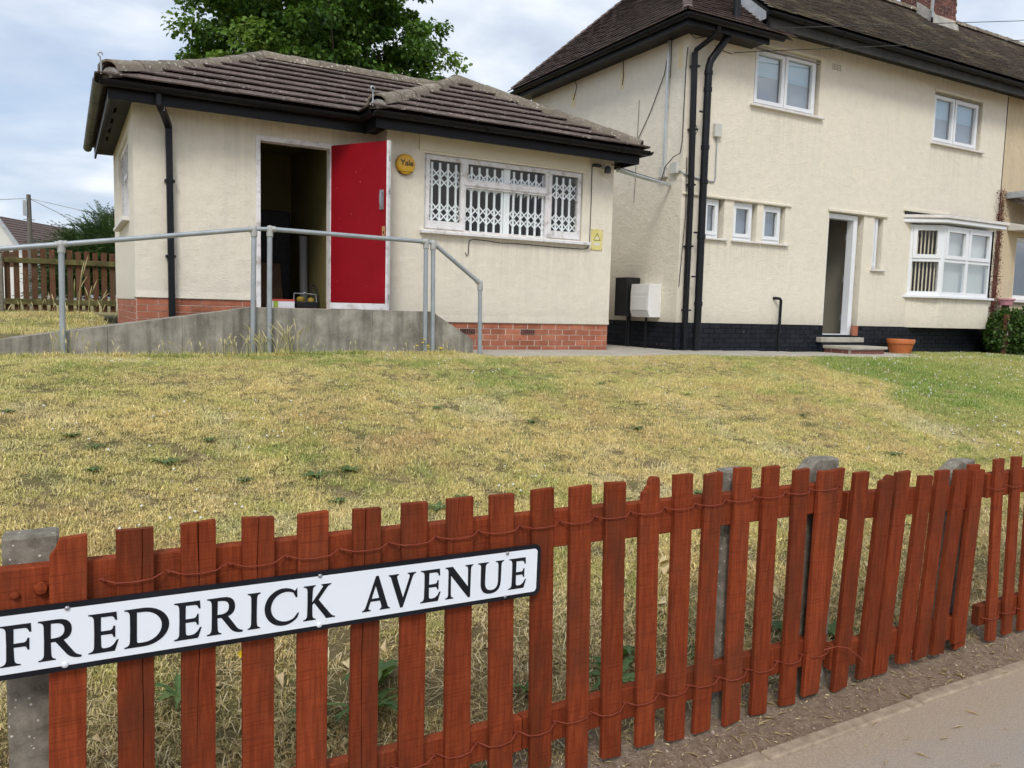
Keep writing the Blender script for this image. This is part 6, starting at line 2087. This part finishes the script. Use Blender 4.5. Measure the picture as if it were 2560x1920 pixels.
scatter(37000, -2.8, 10, 2.42, 4.3, lambda x, y: onlawn(x, y) and rng.uniform() < .30 + .7 * sm(2.5, 3.7, y) + .5 * mnoise.noise((x * 2.6, y * 2.6, 3)), .75, 1.25, [0, 1, 2, 3, 4, 5, 6])
scatter(38000, -2.9, 14.2, 4.3, 6.4, onlawn, .8, 1.25, [0, 1, 2, 3, 4, 5])
scatter(46000, -3, 18, 6.4, 9.24, onlawn, .75, 1.2, [0, 1, 2, 3, 4])
lushk = lambda x, y: onlawn(x, y) and x > .48 * y + 5.3 and y > 3.6
scatter(16000, 7, 17, 3.6, 9.24, lushk, .8, 1.2, [7, 8])
scatter(2600, -4, .62, 9.7, 16.5, lambda x, y: True, .9, 1.9, [4, 5, 6, 7, 8])
scatter(700, -2, 4, 8.25, 8.45, onlawn, 1.2, 1.9, [7, 8, 4])
scatter(1900, -2.6, 7.5, 2.25, 2.75, lambda x, y: True, .6, 1.2, [4, 5, 6])
gm_ = bpy.data.meshes.new('lawn_grass')
gm_.from_pydata(pts, [], [])
for nm, ty, dat in (('sc', 'FLOAT', sc), ('vi', 'INT', vi)):
    a = gm_.attributes.new(nm, ty, 'POINT'); a.data.foreach_set('value', dat)
a = gm_.attributes.new('tone', 'FLOAT_COLOR', 'POINT'); a.data.foreach_set('color', np.array(tone, np.float32).ravel())
a = gm_.attributes.new('rot', 'FLOAT_VECTOR', 'POINT'); a.data.foreach_set('vector', np.array(rot, np.float32).ravel())
go = bpy.data.objects.new('lawn_grass', gm_); C.objects.link(go)
tag(go, 'short dry yellowing lawn grass on the bank', 'grass', kind='stuff')
ng = bpy.data.node_groups.new('tufts', 'GeometryNodeTree')
ng.interface.new_socket('Geometry', in_out='INPUT', socket_type='NodeSocketGeometry')
ng.interface.new_socket('Geometry', in_out='OUTPUT', socket_type='NodeSocketGeometry')
gi = ng.nodes.new('NodeGroupInput'); gout = ng.nodes.new('NodeGroupOutput')
ci = ng.nodes.new('GeometryNodeCollectionInfo')
ci.inputs['Collection'].default_value = tufts
ci.inputs['Separate Children'].default_value = True
ci.inputs['Reset Children'].default_value = True
iop = ng.nodes.new('GeometryNodeInstanceOnPoints')
iop.inputs['Pick Instance'].default_value = True


def nattr(name, ty):
    n = ng.nodes.new('GeometryNodeInputNamedAttribute'); n.data_type = ty
    n.inputs['Name'].default_value = name
    return next(o for o in n.outputs if o.enabled and o.name == 'Attribute')


e2r = ng.nodes.new('FunctionNodeEulerToRotation')
ng.links.new(nattr('rot', 'FLOAT_VECTOR'), e2r.inputs[0])
ng.links.new(gi.outputs[0], iop.inputs['Points'])
ng.links.new(ci.outputs[0], iop.inputs['Instance'])
ng.links.new(nattr('vi', 'INT'), iop.inputs['Instance Index'])
ng.links.new(e2r.outputs[0], iop.inputs['Rotation'])
ng.links.new(nattr('sc', 'FLOAT'), iop.inputs['Scale'])
ng.links.new(iop.outputs[0], gout.inputs[0])
md = go.modifiers.new('tufts', 'NODES'); md.node_group = ng

# clover heads in the green strip
V, F = [], []


def clover(x, y, s, hgt):
    z = gz(x, y) + hgt
    i0 = len(V)
    V.extend([(x + s, y, z), (x, y + s, z), (x - s, y, z), (x, y - s, z), (x, y, z + s), (x, y, z - s)])
    F.extend([(i0 + a, i0 + b, i0 + c) for a, b, c in ((0, 1, 4), (1, 2, 4), (2, 3, 4), (3, 0, 4), (1, 0, 5), (2, 1, 5), (3, 2, 5), (0, 3, 5))])


n = 0
while n < 430:
    x, y = rng.uniform(6.6, 15), rng.uniform(3.4, 8.9)
    if onlawn(x, y) and x > .48 * y + 5.0 and mnoise.noise((x * .9, y * .9, 5)) > -.25 + .5 * rng.uniform():
        clover(x, y, rng.uniform(.007, .013), rng.uniform(.025, .045)); n += 1
n = 0
while n < 190:
    x, y = rng.uniform(-1, 9), rng.uniform(4.0, 8.3)
    if onlawn(x, y) and (mnoise.noise((x * .8, y * .8, 9)) > .1):
        clover(x, y, rng.uniform(.006, .010), rng.uniform(.02, .035)); n += 1
tag(rawmesh('clover_flowers', V, F, 'petal_white'), 'white clover heads dotted through the grass', 'flowers', kind='stuff')

# weeds: rosettes of toothed leaves


def rosette(nl, ln, wd, up_, name):
    V, F, A_ = [], [], []
    for i in range(nl):
        az = 6.283 * i / nl + rng.normal() * .25
        L = ln * rng.uniform(.6, 1.2)
        d = np.array([math.cos(az), math.sin(az), 0]); sd_ = np.array([-d[1], d[0], 0])
        rn = rng.uniform(.1, .9)
        n = 8
        rows = []
        for k in range(n + 1):
            t = k / n
            wv = wd * (math.sin(math.pi * (.08 + .9 * t) ** .8)) * (1.25 if k % 2 else .7) * (1 if k < n else .1)
            c = d * L * t + np.array([0, 0, up_ * L * (math.sin(math.pi * t * .8)) + .004])
            rows.append((c - sd_ * wv, c + np.array([0, 0, -.004]), c + sd_ * wv))
        i0 = len(V)
        for r in rows:
            V += list(r); A_ += [rn, min(1, rn + .25), rn]
        for k in range(n):
            for j in range(2):
                a = i0 + k * 3 + j
                F.append((a, a + 1, a + 4, a + 3))
    me = bpy.data.meshes.new(name)
    me.from_pydata([tuple(v) for v in V], [], F)
    at = me.attributes.new('rnd', 'FLOAT', 'POINT'); at.data.foreach_set('value', A_)
    me.materials.append(MAT['weed'])
    return me


ros = [rosette(11, .12, .017, .35, 'weed_rosette'), rosette(8, .10, .022, .5, 'weed_rosette'), rosette(15, .14, .014, .3, 'weed_rosette')]
WD = [(.14, 5.18), (.12, 4.84), (.49, 4.89), (.77, 5.2), (1.28, 4.17), (1.26, 4.53), (1.47, 4.56), (1.97, 4.05), (1.79, 3.97), (3.57, 3.83), (5.85, 4.97), (5.88, 4.06), (-.32, 5.88), (3.11, 5.19), (.03, 5.4), (.86, 4.56), (3.9, 4.9), (5.1, 5.7), (4.4, 6.1), (2.5, 5.6)]
for i, (x, y) in enumerate(WD):
    o = bpy.data.objects.new('lawn_weed', ros[i % 3]); C.objects.link(o)
    o.location = (x, y, gz(x, y) + H + .006); o.rotation_euler = (0, 0, rng.uniform(0, 6)); s_ = rng.uniform(.45, .8); o.scale = (s_, s_, s_ * .7)
    tag(o, 'small dark green weed rosette growing in the dry lawn', 'weed', 'weeds in the lawn')
WF = [(1.0, 2.75, 1.5), (.92, 2.62, 1.3), (1.93, 2.5, 1.1), (2.05, 2.62, .9), (.32, 2.9, .8), (1.55, 2.55, .8), (.72, 2.66, .7), (2.45, 2.5, .8), (3.2, 2.45, .8), (2.95, 2.55, .7), (4.0, 2.5, .8)]
for i, (x, y, s_) in enumerate(WF):
    o = bpy.data.objects.new('verge_weed', ros[(i + 1) % 3]); C.objects.link(o)
    o.location = (x, y, gz(x, y) + H + .02); o.rotation_euler = (.25, 0, rng.uniform(0, 6)); o.scale = (s_,) * 3
    tag(o, 'green dandelion leaves seen through the gaps of the red fence', 'weed', 'weeds behind the red fence')
dn = thing('dandelion', (.56, 2.98, gz(.56, 2.98)), 'single yellow dandelion flower seen between the pickets below the sign', 'flower')
zb_ = gz(.56, 2.98)
MB().tube([(.60, 2.99, zb_), (.58, 2.985, zb_ + .05), (.55, 2.97, zb_ + .085)], .0025, 6).build('stem', 'stem', dn)
m = MB()
for i in range(22):
    a = 6.283 * i / 22; L = .017 if i % 2 else .012
    c = Vector((.55, 2.965, zb_ + .09)); d = Vector((math.cos(a), -.35, math.sin(a))).normalized(); s_ = Vector((-math.sin(a), 0, math.cos(a))) * .003
    m.add([c - s_, c + s_, c + d * L + s_, c + d * L - s_], [(0, 1, 2, 3)])
m.lathe([(.006, -.004), (.007, .003), (.001, .006)], (.55, 2.965, zb_ + .09), 10, 'y')
m.build('petals', 'petal_yellow', dn)

# yellow-flowered weed at the ramp posts
yw = thing('flowering_weed', (3.62, 8.36, gz(3.62, 8.36)), 'yellow-flowered weed growing at the foot of the handrail posts', 'weed')
st_ = MB(); pe = MB()
for (x, z) in ((3.52, -.405), (3.45, -.44), (3.60, -.44), (3.61, -.46), (3.745, -.465), (3.77, -.478), (3.56, -.37), (4.10, -.555)):
    y = 8.34 + rng.uniform(-.03, .03)
    st_.tube([(x + rng.uniform(-.04, .04), y + .02, gz(x, y)), (x + .01, y, (z + gz(x, y)) / 2), (x, y, z)], .0025, 5)
    pe.lathe([(.004, -.006), (.016, 0), (.013, .006), (.002, .008)], (x, y, z), 10)
st_.build('stems', 'stem', yw); pe.build('petals', 'petal_yellow', yw)

# tall seeding grasses along the ramp and the back fence
V, F, A_ = [], [], []


def stalk(x, y, z, L, lean, az, head=.05):
    d = np.array([math.cos(az), math.sin(az), 0]); sd_ = np.array([-d[1], d[0], 0])
    n = 6; prev = None
    rn = rng.uniform(.3, 1)
    for k in range(n + 1):
        t = k / n
        c = np.array([x, y, z]) + np.array([0, 0, L * t * (1 - .25 * lean * t)]) + d * L * lean * t * t
        wv = .0022 * (1 - .4 * t)
        if t > .72:
            wv = .0055 * math.sin(math.pi * min(1, (t - .70) / .32)) + .0015
        for vv in (np.array([1, 0, 0]),):
            V.extend([tuple(c - vv * wv), tuple(c + vv * wv)]); A_.extend([rn if t < .7 else 1.0] * 2)
        if prev is not None:
            i0 = len(V) - 4
            F.append((i0, i0 + 1, i0 + 3, i0 + 2))
        prev = c


def clump(x, y, n, L, sprd):
    for i in range(n):
        xx, yy = x + rng.normal() * sprd, y + rng.normal() * sprd * .3
        stalk(xx, yy, gz(xx, yy), L * rng.uniform(.5, 1.1), rng.uniform(.05, .55), rng.uniform(0, 6.28))


for (x, n_, L, s_) in ((2.02, 26, .36, .09), (1.93, 14, .26, .12), (1.52, 18, .30, .12), (1.75, 14, .3, .06), (-.03, 10, .26, .08), (.9, 7, .2, .15), (.25, 8, .16, .2), (2.6, 6, .15, .2), (3.2, 6, .14, .15), (3.85, 8, .16, .08), (1.2, 6, .2, .1)):
    clump(x, 8.36, n_, L, s_)
for (x, y, n_, L, s_) in ((.22, 13.5, 6, .95, .10), (.45, 13.8, 6, .55, .12), (-.15, 14, 5, .4, .2), (-.8, 11, 14, .3, .15), (-.95, 10.4, 14, .34, .12), (.1, 12, 5, .28, .2), (.45, 12.5, 6, .3, .1), (-.4, 14.5, 7, .32, .25)):
    clump(x, y, n_, L, s_)
tag(rawmesh('tall_grass', V, F, 'tall_grass', None, A_), 'tall seeding grass stalks along the ramp wall', 'grass', kind='stuff')

# dry litter and grit on the soil, a few large dead leaves behind the fence
n = 2600
X = rng.uniform(-.5, 5.2, n); Yy = rng.uniform(1.99, 2.62, n)
Z = np.array([gz(a, b) for a, b in zip(X, Yy)]) + .006
D = rng.normal(size=(n, 3)); D[:, 2] *= .2
Nn = np.tile([0, 0, 1.0], (n, 1)) + rng.normal(size=(n, 3)) * .4
V1, F1, A1 = leafmesh(np.stack([X, Yy, Z], 1), D, Nn, rng.uniform(.006, .022, n), .3, rng.uniform(.2, 1, n))
n = 700                                           # straws
X = rng.uniform(-.5, 5.2, n); Yy = np.concatenate([rng.uniform(2.0, 2.5, n - 120), rng.uniform(.9, 1.95, 120)])
Z = np.array([gz(a, b) if b > 1.98 else -1.604 for a, b in zip(X, Yy)]) + .007
D = rng.normal(size=(n, 3)); D[:, 2] *= .12
V2, F2, A2 = leafmesh(np.stack([X, Yy, Z], 1), D, np.tile([0, 0, 1.0], (n, 1)) + rng.normal(size=(n, 3)) * .3, rng.uniform(.02, .075, n), .045, rng.uniform(.5, 1, n))
n = 120
X = rng.uniform(0, 4.5, n); Yy = rng.uniform(2.3, 3.2, n)
Z = np.array([gz(a, b) for a, b in zip(X, Yy)]) + .03
D = rng.normal(size=(n, 3)); D[:, 2] *= .4
V3, F3, A3 = leafmesh(np.stack([X, Yy, Z], 1), D, np.tile([0, 0, 1.0], (n, 1)) + rng.normal(size=(n, 3)) * .6, rng.uniform(.03, .085, n), .5, rng.uniform(.4, 1, n), .9)
Vv = np.concatenate([V1, V2, V3]); Ff = np.concatenate([F1, F2 + len(V1), F3 + len(V1) + len(V2)])
tag(rawmesh('dry_litter', Vv, Ff, 'dry_leaf', None, np.concatenate([A1, A2, A3])), 'dry straw and dead leaves scattered on the soil strip', 'litter', kind='stuff')
# mown clippings and dead straw lying in the lawn, thickest against the fence
def straws(n, x0, x1, y0, y1, l0, l1, wd, hmax, keep=lambda x, y: True):
    X = rng.uniform(x0, x1, n); Y_ = rng.uniform(y0, y1, n)
    ok = np.array([onlawn(a, b) and keep(a, b) for a, b in zip(X, Y_)]); X, Y_ = X[ok], Y_[ok]
    n = len(X)
    az = rng.uniform(0, 6.283, n); L = rng.uniform(l0, l1, n); z0 = np.array([gz(a, b) for a, b in zip(X, Y_)])
    d = np.stack([np.cos(az), np.sin(az)], 1); sd_ = np.stack([-d[:, 1], d[:, 0]], 1) * (wd * rng.uniform(.6, 1.3, n))[:, None]
    V = np.empty((n, 3, 2, 3)); bow = rng.normal(size=n) * .25
    for k, t_ in enumerate((-.5, 0, .5)):
        c = np.stack([X, Y_], 1) + d * (L * t_)[:, None] + sd_ / wd * (L * bow * (1 - abs(t_) * 2) * .4)[:, None]
        z = z0 + hmax * rng.uniform(.15, 1, n) * (1.2 if k == 1 else .7)
        for j, sg_ in enumerate((-1, 1)):
            V[:, k, j, :2] = c + sd_ * .5 * sg_; V[:, k, j, 2] = z
    i0 = np.arange(n)[:, None] * 6
    F = np.concatenate([i0 + np.array([[0, 1, 3, 2]]), i0 + np.array([[2, 3, 5, 4]])], 1).reshape(-1, 4)
    return V.reshape(-1, 3), F, np.repeat(np.clip(rng.normal(.62, .3, n), 0, 1), 6)


PV, PF, PA = [], [], []
o_ = 0
for a_ in ((9000, -.6, 6.5, 2.3, 3.5, .03, .12, .0026, .035), (9000, -1, 8, 3.3, 5.2, .025, .07, .0028, .03), (7000, -1.5, 10, 5.0, 8.2, .03, .07, .0034, .03)):
    v_, f_, r_ = straws(*a_)
    PV.append(v_); PF.append(f_ + o_); PA.append(r_); o_ += len(v_)
tag(rawmesh('grass_clippings', np.concatenate(PV), np.concatenate(PF), 'dry_leaf', None, np.concatenate(PA)), 'dry clippings and dead straw lying in the lawn', 'clippings', kind='stuff')
# pebbles in the soil
V, F = [], []
for i in range(1500):
    x, y = rng.uniform(-.3, 5.5), rng.uniform(1.99, 2.35)
    s = rng.uniform(.002, .006) * (2.2 if rng.uniform() < .06 else 1)
    z = gz(x, y) + s * .3
    i0 = len(V)
    j = lambda: rng.uniform(.7, 1.2)
    V.extend([(x + s * j(), y, z), (x, y + s * j(), z), (x - s * j(), y, z), (x, y - s * j(), z), (x, y, z + s * .7), (x, y, z - s)])
    F.extend([(i0 + a, i0 + b, i0 + c) for a, b, c in ((0, 1, 4), (1, 2, 4), (2, 3, 4), (3, 0, 4), (1, 0, 5), (2, 1, 5), (3, 2, 5), (0, 3, 5))])
tag(rawmesh('soil_grit', V, F, 'grit'), 'small stones and crumbs of earth along the fence foot', 'grit', kind='stuff')
